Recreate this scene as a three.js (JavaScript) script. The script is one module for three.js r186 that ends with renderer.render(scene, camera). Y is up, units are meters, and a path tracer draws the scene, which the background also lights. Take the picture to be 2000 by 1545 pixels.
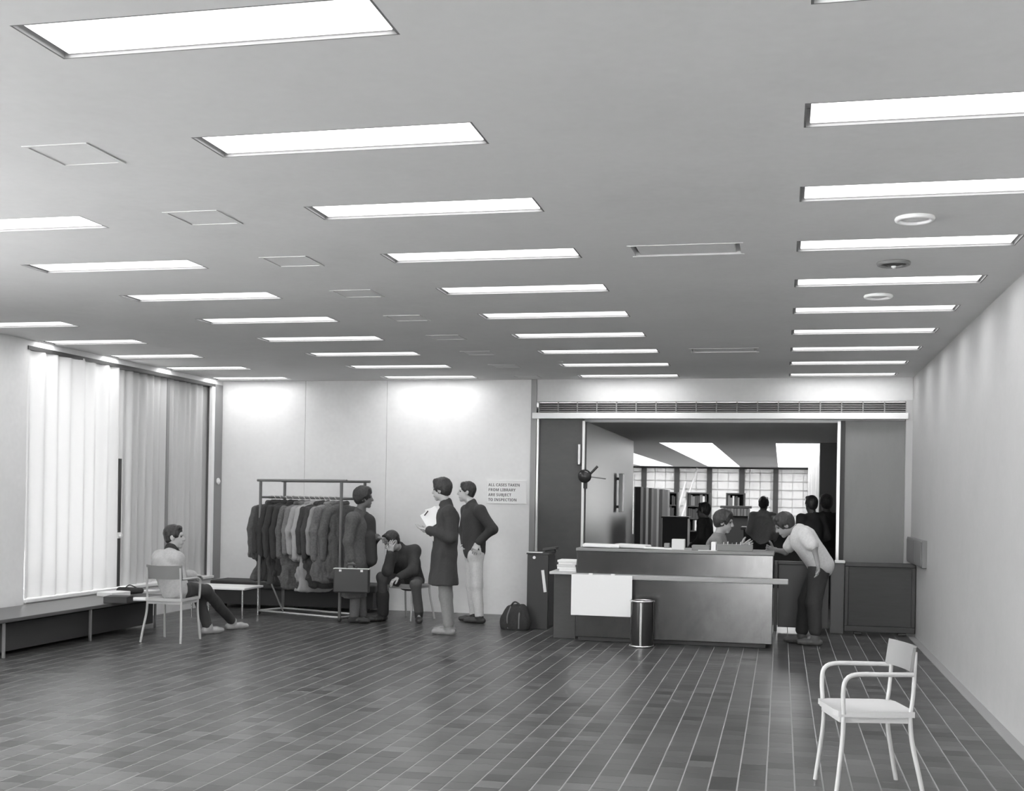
import * as THREE from 'three';
import { mergeGeometries } from 'three/addons/utils/BufferGeometryUtils.js';
import { RoundedBoxGeometry } from 'three/addons/geometries/RoundedBoxGeometry.js';
import { ImprovedNoise } from 'three/addons/math/ImprovedNoise.js';
import { RectAreaLightUniformsLib } from 'three/addons/lights/RectAreaLightUniformsLib.js';

// ---------------------------------------------------------------- camera, sky, exposure
RectAreaLightUniformsLib.init();
const scene = new THREE.Scene();
const renderer = new THREE.WebGLRenderer({ antialias: true });
renderer.toneMapping = THREE.LinearToneMapping;
renderer.toneMappingExposure = 1.25;
renderer.shadowMap.enabled = true;

const FOCAL = 2324.6, EYE = 1.55, HORIZON = 971.3, ROLL = 0.0164, YAW = Math.atan(526.25 / FOCAL);
const camera = new THREE.PerspectiveCamera(2 * Math.atan(HORIZON / FOCAL) * 180 / Math.PI, 2000 / (2 * HORIZON), 0.05, 200);
camera.setViewOffset(2000, 2 * HORIZON, 0, 0, 2000, 1545);
camera.position.set(0, EYE, 0);
camera.rotation.order = 'YXZ';
camera.rotation.set(0, YAW, ROLL);
camera.updateProjectionMatrix();
camera.updateMatrixWorld();
scene.add(camera);

const SKY_LEVEL = 14.0;                       // bright overcast daylight outside the windows
scene.background = new THREE.Color(1, 1, 1);
scene.backgroundIntensity = SKY_LEVEL;
const LAMP_LEVEL = 5.2;                     // radiance of the ceiling fluorescents
const LIBRARY_LAMP_LEVEL = 3.4;

// pixel of the photograph (2000 x 1545) -> point on a plane; D is the distance down the room (z = -D)
function ray(u, v) {
  const a0 = u - 1000, b0 = HORIZON - v, c = Math.cos(ROLL), s = Math.sin(ROLL);
  const a = (a0 * c - b0 * s) / FOCAL, b = (a0 * s + b0 * c) / FOCAL;
  return [a * Math.cos(YAW) - Math.sin(YAW), b, a * Math.sin(YAW) + Math.cos(YAW)];
}
const V = (x, y, D) => new THREE.Vector3(x, y, -D);
function at(u, v, D) { const r = ray(u, v), t = D / r[2]; return V(r[0] * t, EYE + r[1] * t, D); }
function onFloor(u, v, Y = 0) { const r = ray(u, v), t = (Y - EYE) / r[1]; return V(r[0] * t, Y, r[2] * t); }
function project(x, y, D) {
  const xr = x * Math.cos(YAW) + D * Math.sin(YAW), d = -x * Math.sin(YAW) + D * Math.cos(YAW);
  const a = FOCAL * xr / d, b = FOCAL * (y - EYE) / d, c = Math.cos(ROLL), s = Math.sin(ROLL);
  return [1000 + a * c + b * s, HORIZON - (-a * s + b * c)];
}

// ---------------------------------------------------------------- helpers
let seed = 7;
const rnd = () => { seed = (seed * 1664525 + 1013904223) % 4294967296; return seed / 4294967296; };
const noise = new ImprovedNoise();
const taken = new Map();
function numbered(name) { const n = taken.get(name) || 0; taken.set(name, n + 1); return n ? `${name}_${String(n).padStart(3, '0')}` : name; }
function noiseTexture(size, freqs, lo, hi, stretch = 1) {
  const data = new Uint8Array(size * size * 4);
  for (let j = 0; j < size; j++) for (let i = 0; i < size; i++) {
    let s = 0, w = 0;
    for (const [f, a] of freqs) {
      const x = i / size, y = j / size, wrap = (px, py) => noise.noise(px * f + 3.1, py * f * stretch + 7.7, f);
      const bx = 1 - x, by = 1 - y;
      s += a * (wrap(x, y) * bx * by + wrap(x - 1, y) * x * by + wrap(x, y - 1) * bx * y + wrap(x - 1, y - 1) * x * y); w += a;
    }
    const v = THREE.MathUtils.clamp(0.5 + s / w * 0.9, 0, 1), g = Math.round(255 * (lo + (hi - lo) * v)), k = 4 * (j * size + i);
    data[k] = data[k + 1] = data[k + 2] = g; data[k + 3] = 255;
  }
  const t = new THREE.DataTexture(data, size, size);
  t.wrapS = t.wrapT = THREE.RepeatWrapping; t.magFilter = THREE.LinearFilter; t.minFilter = THREE.LinearMipmapLinearFilter; t.generateMipmaps = true; t.needsUpdate = true;
  return t;
}
const plaster = noiseTexture(256, [[4, 1], [16, 0.6], [64, 0.6]], 0.86, 1);
const mottle = noiseTexture(256, [[3, 1], [9, 0.8], [40, 0.7]], 0.6, 1, 3);
const weave = noiseTexture(128, [[24, 1], [56, 1]], 0, 1);
const grain = noiseTexture(256, [[2, 1], [6, 1], [22, 0.7]], 0.7, 1, 8);
const gray = (g, roughness = 0.7, more = {}) => new THREE.MeshPhysicalMaterial({ color: new THREE.Color().setRGB(g, g, g), roughness, ...more });
const repeat = (t, x, y) => { const c = t.clone(); c.repeat.set(x, y); c.needsUpdate = true; return c; };

const M = {
  wall: gray(0.92, 0.75, { map: plaster }),
  ceiling: gray(0.67, 0.85, { map: plaster }),
  grout: gray(0.3, 0.7),
  woodDark: gray(0.075, 0.3, { map: grain }),
  gloss: gray(0.09, 0.38, { map: grain }),
  rearWood: gray(0.06, 0.5, { map: grain }),
  carpet: gray(0.12, 0.95),
  libCeiling: gray(0.72, 0.8),
  header: gray(0.7, 0.7, { map: plaster }),
  panelGray: gray(0.26, 0.65, { map: plaster }),
  jamb: gray(0.3, 0.45, { metalness: 0.3 }),
  whiteTrim: gray(0.92, 0.4),
  chrome: gray(0.75, 0.25, { metalness: 1 }),
  alu: gray(0.72, 0.35, { metalness: 0.7 }),
  blackGloss: gray(0.035, 0.2),
  black: gray(0.045, 0.6),
  charcoal: gray(0.07, 0.8),
  paper: gray(0.86, 0.8),
  cardWhite: gray(0.7, 0.8),
  bookMid: gray(0.22, 0.7),
  lightWood: gray(0.52, 0.4),
  ply: gray(0.24, 0.5),
  housing: gray(0.16, 0.7),
  diffuser: new THREE.MeshStandardMaterial({ color: 0xffffff, roughness: 0.6, emissive: 0xffffff, emissiveIntensity: 1.2 }),
  counterMetal: gray(0.165, 0.22, { metalness: 1, map: repeat(mottle, 3, 0.3) }),
  glass: new THREE.MeshPhysicalMaterial({ color: 0xffffff, roughness: 0.02, transmission: 1, thickness: 0, ior: 1.5 }),
  sheer: new THREE.MeshPhysicalMaterial({ color: new THREE.Color().setRGB(0.6, 0.6, 0.6), roughness: 1, transmission: 0.065, thickness: 0, side: THREE.DoubleSide }),
  mullion: gray(0.05, 0.5),
  blind: new THREE.MeshPhysicalMaterial({ color: new THREE.Color().setRGB(0.6, 0.6, 0.6), roughness: 1, transmission: 0.25, thickness: 0, side: THREE.DoubleSide }),
  rackPaint: gray(0.15, 0.45),
};
const shade = (o) => { o.traverse((m) => { if (m.isMesh) { m.castShadow = true; m.receiveShadow = true; } }); return o; };
const box = (w, h, d, x = 0, y = 0, D = 0) => new THREE.BoxGeometry(w, h, d).translate(x, y, -D);
// box between limits: X, Y and D ranges
const span = (x0, x1, y0, y1, d0, d1) => box(x1 - x0, y1 - y0, d1 - d0, (x0 + x1) / 2, (y0 + y1) / 2, (d0 + d1) / 2);
const rspan = (x0, x1, y0, y1, d0, d1, r = 0.008) => new RoundedBoxGeometry(x1 - x0, y1 - y0, d1 - d0, 2, r).translate((x0 + x1) / 2, (y0 + y1) / 2, -(d0 + d1) / 2);
const tube = (pts, r, n = 24, closed = false, tension = 0.5) => new THREE.TubeGeometry(new THREE.CatmullRomCurve3(pts, closed, 'catmullrom', tension), n, r, 8, closed);
const rod = (a, b, r, r2 = r, n = 10) => {
  const d = b.clone().sub(a), g = new THREE.CylinderGeometry(r2, r, d.length(), n);
  g.applyQuaternion(new THREE.Quaternion().setFromUnitVectors(new THREE.Vector3(0, 1, 0), d.clone().normalize()));
  return g.translate((a.x + b.x) / 2, (a.y + b.y) / 2, (a.z + b.z) / 2);
};
const cyl = (r0, r1, h, x, y, D, n = 28) => new THREE.CylinderGeometry(r1, r0, h, n).translate(x, y + h / 2, -D);
function join(g) {
  if (!Array.isArray(g)) return g;
  if (g.length === 1) return g[0];
  const idx = g.every((x) => x.index);
  return mergeGeometries(idx ? g : g.map((x) => x.index ? x.toNonIndexed() : x));
}
function thing(name, label, category, base, group) {
  const o = new THREE.Group(); o.name = numbered(name); o.position.copy(base); scene.add(o);
  o.userData = { label, category }; if (group) o.userData.group = group;
  o.userData.base = undefined; delete o.userData.base;
  o.origin = base.clone();
  return o;
}
// a part: geometry given in room coordinates, moved to the thing's base
function part(name, geo, mat, parent, label) {
  const g = join(geo);
  let root = parent; while (root.parent && root.parent !== scene) root = root.parent;
  if (root.origin) g.translate(-root.origin.x, -root.origin.y, -root.origin.z);
  const m = new THREE.Mesh(g, mat); m.name = name; parent.add(m);
  if (label) m.userData.label = label;
  return m;
}
function single(name, geo, mat, label, category, group) {
  const g = join(geo); g.computeBoundingBox();
  const b = g.boundingBox, base = new THREE.Vector3((b.min.x + b.max.x) / 2, b.min.y, (b.min.z + b.max.z) / 2);
  g.translate(-base.x, -base.y, -base.z);
  const m = new THREE.Mesh(g, mat); m.name = numbered(name); m.position.copy(base); scene.add(m);
  m.userData = { label, category }; if (group) m.userData.group = group;
  return m;
}
function struct(name, geo, mat, label) {
  const m = new THREE.Mesh(join(geo), mat); m.name = name; m.userData = { kind: 'structure', label, category: name.split('_')[0] }; scene.add(m); return m;
}
function piece(name, geo, mat, parent) { const m = new THREE.Mesh(join(geo), mat); m.name = name; parent.add(m); return m; }

// ---------------------------------------------------------------- room shell
const CEIL = 3.10, XL = -7.63, XR = 1.55, DW = 15.3, DREAR = -3.2, T = 0.25;
const ROW = (k) => 5.07 + 1.2532 * k, ROWS = [-1, 0, 1, 2, 3, 4, 5, 6, 7, 8];
const COLX = [-7.62, -5.16, -2.545, 0.065], LAMP_LEN = 1.27, LAMP_W = 0.31;
const COLW = [1.12, LAMP_LEN, LAMP_LEN, LAMP_LEN];

// ceiling with real openings for the recessed lights and vents
{
  const rows = ROWS.map((k) => [ROW(k) - LAMP_W, ROW(k), k]), g = [];
  let d = DREAR - T;
  const y0 = CEIL, y1 = CEIL + 0.2;
  for (const [a, b, k] of rows) {
    g.push(span(XL - 0.5, XR + T, y0, y1, d, a));
    const holes = COLX.map((x, i) => [x, x + COLW[i]]);
    if (k >= 0) holes.push([-3.365, -3.06]);
    if (k === 2 || k === 6) holes.push([-0.93, -0.27]);
    holes.sort((p, q) => p[0] - q[0]);
    let x = XL - 0.5;
    for (const [h0, h1] of holes) { g.push(span(x, h0, y0, y1, a, b)); x = h1; }
    g.push(span(x, XR + T, y0, y1, a, b));
    d = b;
  }
  g.push(span(XL - 0.5, XR + T, y0, y1, d, DW + T));
  // flat uv in metres
  const m = join(g), p = m.attributes.position, uv = m.attributes.uv;
  for (let i = 0; i < p.count; i++) uv.setXY(i, p.getX(i) / 3, p.getZ(i) / 3);
  struct('ceiling', m, M.ceiling, 'flat pale ceiling pierced by rows of fluorescent lights');
}
function wallUV(g, s = 3) { const p = g.attributes.position, uv = g.attributes.uv; for (let i = 0; i < p.count; i++) uv.setXY(i, (p.getX(i) + p.getZ(i)) / s, p.getY(i) / s); return g; }

// back wall: three white panels with open joints over a recessed backing
{
  const xs = [XL, -6.39, -5.215, -3.225];
  const w = struct('wall_back', wallUV(span(XL - 0.5, -3.225, -0.1, CEIL, DW + 0.02, DW + T)), M.grout, 'white panelled wall behind the coat rack');
  for (let i = 0; i < 3; i++) piece('panel', wallUV(rspan(xs[i] + (i ? 0.002 : -0.45), xs[i + 1] - (i < 2 ? 0.002 : 0), 0, CEIL, DW, DW + 0.03, 0.002)), M.wall, w);
}
// left wall: window openings near the camera, white pier, then the curtained bay
const WIN = [[-2.6, 0.2], [0.5, 3.3], [3.6, 6.4]];
{
  const g = [span(XL - T, XL, -0.1, 0.5, DREAR - T, 10.5), span(XL - T, XL, 2.95, CEIL, DREAR - T, 10.5), span(XL - 0.5, XL, -0.1, CEIL, 10.5, 10.9)];
  let d = DREAR - T;
  for (const [a, b] of WIN) { g.push(span(XL - T, XL, 0.5, 2.95, d, a)); d = b; }
  g.push(span(XL - T, XL, 0.5, 2.95, d, 10.5));
  g.push(span(XL - 0.5, XL, -0.1, 0.4, 10.9, DW));
  g.push(span(XL - 0.5, XL, 3.04, CEIL, 10.9, DW));
  struct('wall_left', wallUV(join(g)), M.wall, 'white wall with windows along the seating side');
  WIN.forEach(([a, b], i) => {
    const w = struct(`window_${i + 2}`, [span(XL - 0.16, XL - 0.1, 0.5, 0.56, a, b), span(XL - 0.16, XL - 0.1, 2.89, 2.95, a, b)], M.mullion, 'tall window in the white side wall');
    for (let k = 0; k <= 2; k++) { const c = a + 0.03 + (b - a - 0.06) * k / 2; piece('mullion', span(XL - 0.16, XL - 0.1, 0.56, 2.89, c - 0.03, c + 0.03), M.mullion, w); }
    for (let k = 0; k < 2; k++) { const c = a + 0.06 + (b - a - 0.12) * k / 2; piece('pane', span(XL - 0.135, XL - 0.13, 0.56, 2.89, c, c + (b - a - 0.12) / 2), M.glass, w); }
  });
}
// curtained window bay at the end of the left wall
{
  const w = struct('window_1', [span(XL - 0.42, XL - 0.34, 0.4, 0.46, 10.9, DW), span(XL - 0.42, XL - 0.34, 2.98, 3.04, 10.9, DW)], M.jamb, 'tall curtained window in the corner bay');
  const posts = [10.94, 12.73, 13.92, 15.1];
  for (const d of posts) piece('mullion', span(XL - 0.42, XL - 0.34, 0.46, 2.98, d - 0.035, d + 0.035), M.mullion, w);
  for (let k = 0; k < 3; k++) piece('pane', span(XL - 0.385, XL - 0.38, 0.46, 2.98, posts[k] + 0.035, posts[k + 1] - 0.035), M.glass, w);
  piece('jamb_post', span(XL - 0.22, XL + 0.012, 0.36, 3.04, 15.07, 15.29), M.jamb, w);
  piece('sill', rspan(XL - 0.4, XL + 0.03, 0.37, 0.41, 10.9, 15.08), M.wall, w);
  piece('curtain_rail', span(XL - 0.14, XL + 0.01, 3.0, 3.04, 10.9, 15.08), M.mullion, w);
  piece('curtain_edge', span(XL - 0.075, XL - 0.06, 0.41, 3.0, 13.89, 13.95), M.jamb, w);
  piece('edge_strip', span(XL - 0.03, XL + 0.014, 0.41, 3.0, 14.98, 15.06), M.whiteTrim, w);
  // one layer over the near stretch, two layers over the corner bay
  for (const [d0, d1, ph, out] of [[10.9, 12.69, 0.9, 0.08], [12.7, 13.93, 0.3, 0], [13.91, 15.08, 1.7, 0], [12.7, 13.93, 2.3, -0.09], [13.91, 15.08, 0.6, -0.09]]) {
    const nx = 90, g = new THREE.PlaneGeometry(1, 1, nx, 6), p = g.attributes.position;
    for (let i = 0; i < p.count; i++) {
      const s = p.getX(i) + 0.5, t = p.getY(i) + 0.5, d = d0 + (d1 - d0) * s;
      const x = XL - 0.1 + out + 0.022 * Math.sin(s * 46 + ph) + 0.012 * Math.sin(s * 19 + ph * 3 + t);
      p.setXYZ(i, x, 0.411 + (3.02 - 0.411) * t, -d);
    }
    g.computeVertexNormals();
    piece('sheer_curtain', g, M.sheer, w);
  }
  struct('trim_1', span(XL - 0.005, XL + 0.014, 0.42, 1.93, 12.66, 12.71), M.mullion, 'thin black strip at the edge of the bright curtain');
}
// right wall
{
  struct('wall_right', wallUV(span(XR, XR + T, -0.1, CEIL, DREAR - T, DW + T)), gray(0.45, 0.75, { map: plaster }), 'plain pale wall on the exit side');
}
// rear wall behind the camera: dark panelling, glazed entrance on the right
{
  const g = [span(XL - T, -0.85, -0.1, CEIL, DREAR - T, DREAR), span(-0.85, XR, 3.0, CEIL, DREAR - T, DREAR)];
  struct('wall_rear', wallUV(join(g)), M.rearWood, 'dark panelled wall with glazed entrance');
  const w = struct('door_2', [span(-0.85, XR, 2.94, 3.0, DREAR - 0.15, DREAR - 0.09), span(-0.85, XR, 0, 0.06, DREAR - 0.15, DREAR - 0.09)], M.mullion, 'glazed entrance doors');
  for (let k = 0; k <= 3; k++) { const x = -0.82 + (XR + 0.79) * k / 3; piece('stile', span(x - 0.03, x + 0.03, 0.06, 2.94, DREAR - 0.15, DREAR - 0.09), M.mullion, w); }
  for (let k = 0; k < 3; k++) { const x = -0.79 + (XR + 0.79) * k / 3; piece('pane', span(x, x + (XR + 0.7) / 3, 0.06, 2.94, DREAR - 0.125, DREAR - 0.12), M.glass, w); }
}

// ---------------------------------------------------------------- floor of small square quarry tiles
{
  const S = 0.1524, nx = Math.ceil((XR - XL + 0.4) / S);
  const floor = struct('floor', span(XL - 0.5, XR + T, -0.12, -0.0012, DREAR - T, DW + 0.02), M.grout, 'dark glossy quarry tile floor with pale joints');
  const e = 0.003, c = 0.0018, hs = S / 2 - e, hd = S / 2 - 0.0006;
  const tileGeo = (() => {
    const a = hs, b = hs - c, h = hd, i = hd - 0.0006, P = [[-a, -0.004, -h], [a, -0.004, -h], [a, -0.004, h], [-a, -0.004, h], [-b, 0, -i], [b, 0, -i], [b, 0, i], [-b, 0, i]];
    const F = [[4, 7, 6, 5], [0, 4, 5, 1], [1, 5, 6, 2], [2, 6, 7, 3], [3, 7, 4, 0]], pos = [], uv = [];
    for (const f of F) for (const i of [f[0], f[1], f[2], f[0], f[2], f[3]]) { pos.push(...P[i]); uv.push(P[i][0] / S + 0.5, P[i][2] / S + 0.5); }
    const g = new THREE.BufferGeometry(); g.setAttribute('position', new THREE.Float32BufferAttribute(pos, 3)); g.setAttribute('uv', new THREE.Float32BufferAttribute(uv, 2)); g.computeVertexNormals(); return g;
  })();
  const tones = [0.045, 0.068, 0.085, 0.097, 0.112, 0.135];
  const mats = tones.map((t, i) => gray(t, 0.3, { map: repeat(mottle, 0.9, 0.9), ior: 1.5, specularIntensity: 0.58 }));
  const stuffMat = gray(1, 0.3, { vertexColors: true, ior: 1.5, specularIntensity: 0.58 });
  const tiles = [];
  for (let i = 0; i < nx; i++) {
    const x = XL - 0.2 + (i + 0.5) * S, off = (i % 2) * S / 2 + (rnd() - 0.5) * 0.02;
    for (let j = 0; ; j++) {
      const d = DREAR + off + (j + 0.5) * S; if (d > DW - S * 0.3) break;
      if (x > XR - 0.02 || x < XL - 0.05) continue;
      const [u, v] = d > 3 ? project(x, 0, d) : [-1, 9999];
      const shown = u > 197 && u < 1803 && v < 1545 && v < 1545 - (u - 1285) * 0.563;
      tiles.push({ x, d, tone: Math.min(5, Math.floor(rnd() * 4.2 + rnd() * 2)), tilt: [(rnd() - 0.5) * 0.007, (rnd() - 0.5) * 0.007], near: shown ? v : 0 });
    }
  }
  tiles.sort((a, b) => b.near - a.near);
  const rest = [], pos = [], col = [], nor = [];
  tiles.forEach((t, i) => {
    if (i < 300) {
      const m = new THREE.Mesh(tileGeo, mats[t.tone]); m.name = i ? `floor_tile_${String(i).padStart(3, '0')}` : 'floor_tile';
      m.position.set(t.x, 0, -t.d); m.rotation.set(t.tilt[0], 0, t.tilt[1]); floor.add(m);
    } else rest.push(t);
  });
  const m4 = new THREE.Matrix4(), n3 = new THREE.Matrix3(), v = new THREE.Vector3(), tp = tileGeo.attributes.position, tn = tileGeo.attributes.normal;
  for (const t of rest) {
    m4.makeRotationFromEuler(new THREE.Euler(t.tilt[0], 0, t.tilt[1])).setPosition(t.x, 0, -t.d); n3.getNormalMatrix(m4);
    const g = tones[t.tone] * 0.8 * (0.95 + 0.1 * rnd());
    for (let i = 0; i < tp.count; i++) {
      v.fromBufferAttribute(tp, i).applyMatrix4(m4); pos.push(v.x, v.y, v.z);
      v.fromBufferAttribute(tn, i).applyMatrix3(n3).normalize(); nor.push(v.x, v.y, v.z); col.push(g, g, g);
    }
  }
  const g = new THREE.BufferGeometry();
  g.setAttribute('position', new THREE.Float32BufferAttribute(pos, 3)); g.setAttribute('normal', new THREE.Float32BufferAttribute(nor, 3)); g.setAttribute('color', new THREE.Float32BufferAttribute(col, 3));
  const m = piece('floor_tiles', g, stuffMat, floor); m.userData.kind = 'stuff';
}

// ---------------------------------------------------------------- ceiling fittings
{
  const build = (len) => {
    const t = new THREE.Group(); t.name = 'ceiling_light'; const o = 0.012, h = 0.075;
    const P = (name, geo, mat) => { const m = new THREE.Mesh(geo, mat); m.name = name; t.add(m); return m; };
    P('housing', mergeGeometries([
      box(len - 0.002, 0.01, LAMP_W - 0.002, 0, h + 0.008, 0),
      box(0.008, h, LAMP_W - 0.002, -len / 2 + 0.005, h / 2, 0), box(0.008, h, LAMP_W - 0.002, len / 2 - 0.005, h / 2, 0),
      box(len - 0.002, h, 0.006, 0, h / 2, LAMP_W / 2 - 0.004), box(len - 0.002, h, 0.006, 0, h / 2, -LAMP_W / 2 + 0.004)]), M.housing);
    P('diffuser', new RoundedBoxGeometry(len - 0.05, 0.012, LAMP_W - 0.014, 2, 0.004).translate(0, 0.02, 0), M.diffuser);
    const l = new THREE.RectAreaLight(0xffffff, LAMP_LEVEL, len - 0.054, LAMP_W - 0.02); l.position.set(0, 0.012, 0); l.rotation.x = -Math.PI / 2; l.name = 'lamp'; t.add(l);
    return t;
  };
  const proto = build(LAMP_LEN), short = build(COLW[0]);
  const nth = ['nearest', 'second', 'third', 'fourth', 'fifth', 'sixth', 'seventh', 'eighth', 'ninth', 'tenth'];
  for (const k of ROWS) COLX.forEach((x, i) => {
    const q = k === 8 ? 'fluorescent ceiling light nearest the back wall' : `${nth[8 - k]} fluorescent ceiling light from the back wall`;
    const t = (i ? proto : short).clone(); t.name = numbered('ceiling_light'); scene.add(t);
    t.position.set(x + COLW[i] / 2, CEIL, -(ROW(k) - LAMP_W / 2));
    t.userData = [
      { label: `${q}, in the row along the window wall`, category: 'light', group: 'ceiling lights along the window wall' },
      { label: `${q}, in the row over the coat rack`, category: 'light', group: 'ceiling lights over the coat rack side' },
      { label: `${q}, in the row leading to the counter`, category: 'light', group: 'ceiling lights in the middle row' },
      { label: `${q}, in the row with the round downlights`, category: 'light', group: 'ceiling lights near the exit wall' }][i];
  });
  // square supply vents
  const vent = new THREE.Group();
  const P = (name, geo, mat, parent = vent) => { const m = new THREE.Mesh(geo, mat); m.name = name; parent.add(m); return m; };
  P('frame', mergeGeometries([box(0.33, 0.005, 0.022, 0, -0.0015, -0.154), box(0.33, 0.005, 0.022, 0, -0.0015, 0.154), box(0.022, 0.005, 0.286, -0.154, -0.0015, 0), box(0.022, 0.005, 0.286, 0.154, -0.0015, 0)]), M.ceiling);
  P('plate', new RoundedBoxGeometry(0.296, 0.012, 0.296, 2, 0.003).translate(0, 0.0055, 0), M.header);
  P('duct', mergeGeometries([box(0.3, 0.01, 0.3, 0, 0.1, 0)]), M.housing);
  for (let k = 0; k <= 8; k++) {
    const t = vent.clone(); t.name = numbered('ceiling_vent'); t.position.set(-3.2125, CEIL, -(ROW(k) - LAMP_W / 2)); scene.add(t);
    t.userData = { label: k === 8 ? 'small square white ceiling vent nearest the back wall' : `${nth[8 - k]} small square white ceiling vent from the back wall`, category: 'vent', group: 'square ceiling vents' };
  }
  for (const k of [2, 6]) {
    const t = new THREE.Group(); t.name = numbered('air_grille'); t.position.set(-0.6, CEIL, -(ROW(k) - LAMP_W / 2)); scene.add(t);
    t.userData = { label: k === 2 ? 'long recessed air grille in the ceiling over the open floor' : 'long recessed air grille in the ceiling close to the library opening', category: 'vent', group: 'long ceiling grilles' };
    P('cover', new RoundedBoxGeometry(0.6, 0.02, 0.304, 2, 0.004).translate(0, 0.016, 0), M.ceiling, t);
    P('duct', box(0.66, 0.01, 0.31, 0, 0.12, 0), M.housing, t);
    P('rim', mergeGeometries([box(0.7, 0.005, 0.014, 0, -0.0015, -0.16), box(0.7, 0.005, 0.014, 0, -0.0015, 0.16)]), M.ceiling, t);
  }
  [6.76, 8.0, 9.25].forEach((d, i) => {
    const t = thing('downlight', ['round ceiling downlight with pale dish glass and bright ring', 'round ceiling downlight with dark open centre', 'round ceiling downlight with thin pale ring'][i], 'downlight', V(0.68, CEIL - 0.03, d), 'round downlights by the exit wall');
    part('ring', new THREE.TorusGeometry(0.092, 0.014, 8, 36).rotateX(Math.PI / 2).translate(0.68, CEIL - 0.008, -d), i === 1 ? M.ply : M.whiteTrim, t);
    part('dish', new THREE.LatheGeometry([new THREE.Vector2(0.001, i === 1 ? -0.028 : -0.02), new THREE.Vector2(0.05, -0.014), new THREE.Vector2(0.085, -0.002)], 28).translate(0.68, CEIL, -d), i === 1 ? M.charcoal : M.cardWhite, t);
    if (i === 1) part('lens', new THREE.SphereGeometry(0.016, 12, 8).translate(0.68, CEIL - 0.026, -d), M.cardWhite, t);
  });
}

// ---------------------------------------------------------------- library opening
{
  const x0 = -3.225, x1 = XR;
  struct('trim_2', span(x0, -3.15, 0, CEIL, DW - 0.012, DW + T), M.jamb, 'grey jamb at the end of the white wall');
  struct('wall_header', wallUV(span(-3.15, x1, 2.81, CEIL, DW, DW + T)), M.header, 'pale grey panel above the louvre');
  const lv = thing('louvre_grille', 'long grey louvre grille above the library opening', 'grille', V(-0.83, 2.665, DW));
  part('backing', span(-3.13, 1.5, 2.665, 2.804, DW + 0.1, DW + 0.13), M.housing, lv);
  for (let i = 0; i < 5; i++) part('slat', span(-3.13, 1.5, 2.677 + i * 0.027, 2.688 + i * 0.027, DW + 0.012, DW + 0.07), M.panelGray, lv);
  for (let i = 0; i <= 18; i++) part('divider', span(-3.13 + i * 0.2555, -3.115 + i * 0.2555, 2.667, 2.803, DW + 0.002, DW + 0.03), M.panelGray, lv);
  struct('trim_3', rspan(-3.2, 1.5, 2.585, 2.663, DW - 0.05, DW + 0.1, 0.006), M.whiteTrim, 'bright white strip under the louvre');
  struct('trim_4', span(1.475, XR, 0, 2.82, DW - 0.03, DW + T), gray(0.5, 0.6), 'pale jamb against the exit wall');
  // dark frontal panel with metal edge, then the mullions
  single('wall_panel', rspan(-3.15, -2.53, 0, 2.585, DW + 0.03, DW + 0.09, 0.004), M.gloss, 'dark glossy wood panel beside the white wall', 'panel');
  single('edge_strip', rspan(-3.145, -3.115, 0, 2.66, DW - 0.01, DW + 0.03, 0.004), M.alu, 'thin bright metal strip between the white wall and dark panel', 'strip');
  single('mullion', rspan(-2.54, -2.505, 0, 2.56, DW + 0.0, DW + 0.05, 0.004), M.alu, 'thin bright metal post carrying the black round bell', 'post');
  single('mullion', rspan(0.665, 0.705, 0, 2.56, DW + 0.0, DW + 0.05, 0.004), M.alu, 'thin bright metal post beside the grey sliding panel', 'post');
  const sp = thing('sliding_panel', 'tall grey flush panel closing the end of the library opening', 'panel', V(1.1, 0, DW + 0.1));
  part('leaf', rspan(0.76, 1.475, 0, 2.57, DW + 0.06, DW + 0.11, 0.004), M.panelGray, sp);
  part('edge_channel', span(0.705, 0.76, 0, 2.57, DW + 0.05, DW + 0.12), M.mullion, sp);
  // bell on the mullion
  const b = at(1142, 930, DW - 0.08), bell = thing('alarm_bell', 'black round bell fixed to a metal post', 'bell', b);
  part('gong', new THREE.SphereGeometry(0.088, 28, 20).scale(1, 1, 0.8).translate(b.x, b.y, b.z), M.blackGloss, bell);
  part('bracket', rspan(b.x - 0.02, b.x + 0.025, b.y - 0.16, b.y - 0.06, DW - 0.06, DW + 0.01), M.black, bell);
  part('lever', rod(V(b.x + 0.07, b.y + 0.03, DW - 0.06), V(b.x + 0.16, b.y + 0.13, DW - 0.04), 0.016), M.charcoal, bell);
  part('arm', rod(V(b.x + 0.08, b.y - 0.01, DW - 0.06), V(b.x + 0.27, b.y - 0.03, DW - 0.04), 0.008), M.panelGray, bell);
  part('mount', span(b.x - 0.02, b.x + 0.02, b.y - 0.02, b.y + 0.02, DW - 0.03, DW + 0.01), M.black, bell);
  const h = thing('pull_handle', 'small upright metal pull on the dark panel', 'handle', at(1131, 905, DW));
  const hb = at(1131, 907, DW), ht = at(1131, 868, DW);
  part('bar', rod(V(hb.x, hb.y, DW), V(hb.x, ht.y, DW), 0.02), M.alu, h);
  part('foot', span(hb.x - 0.025, hb.x + 0.025, hb.y - 0.02, hb.y + 0.02, DW - 0.01, DW + 0.04), M.black, h);
}
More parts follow.
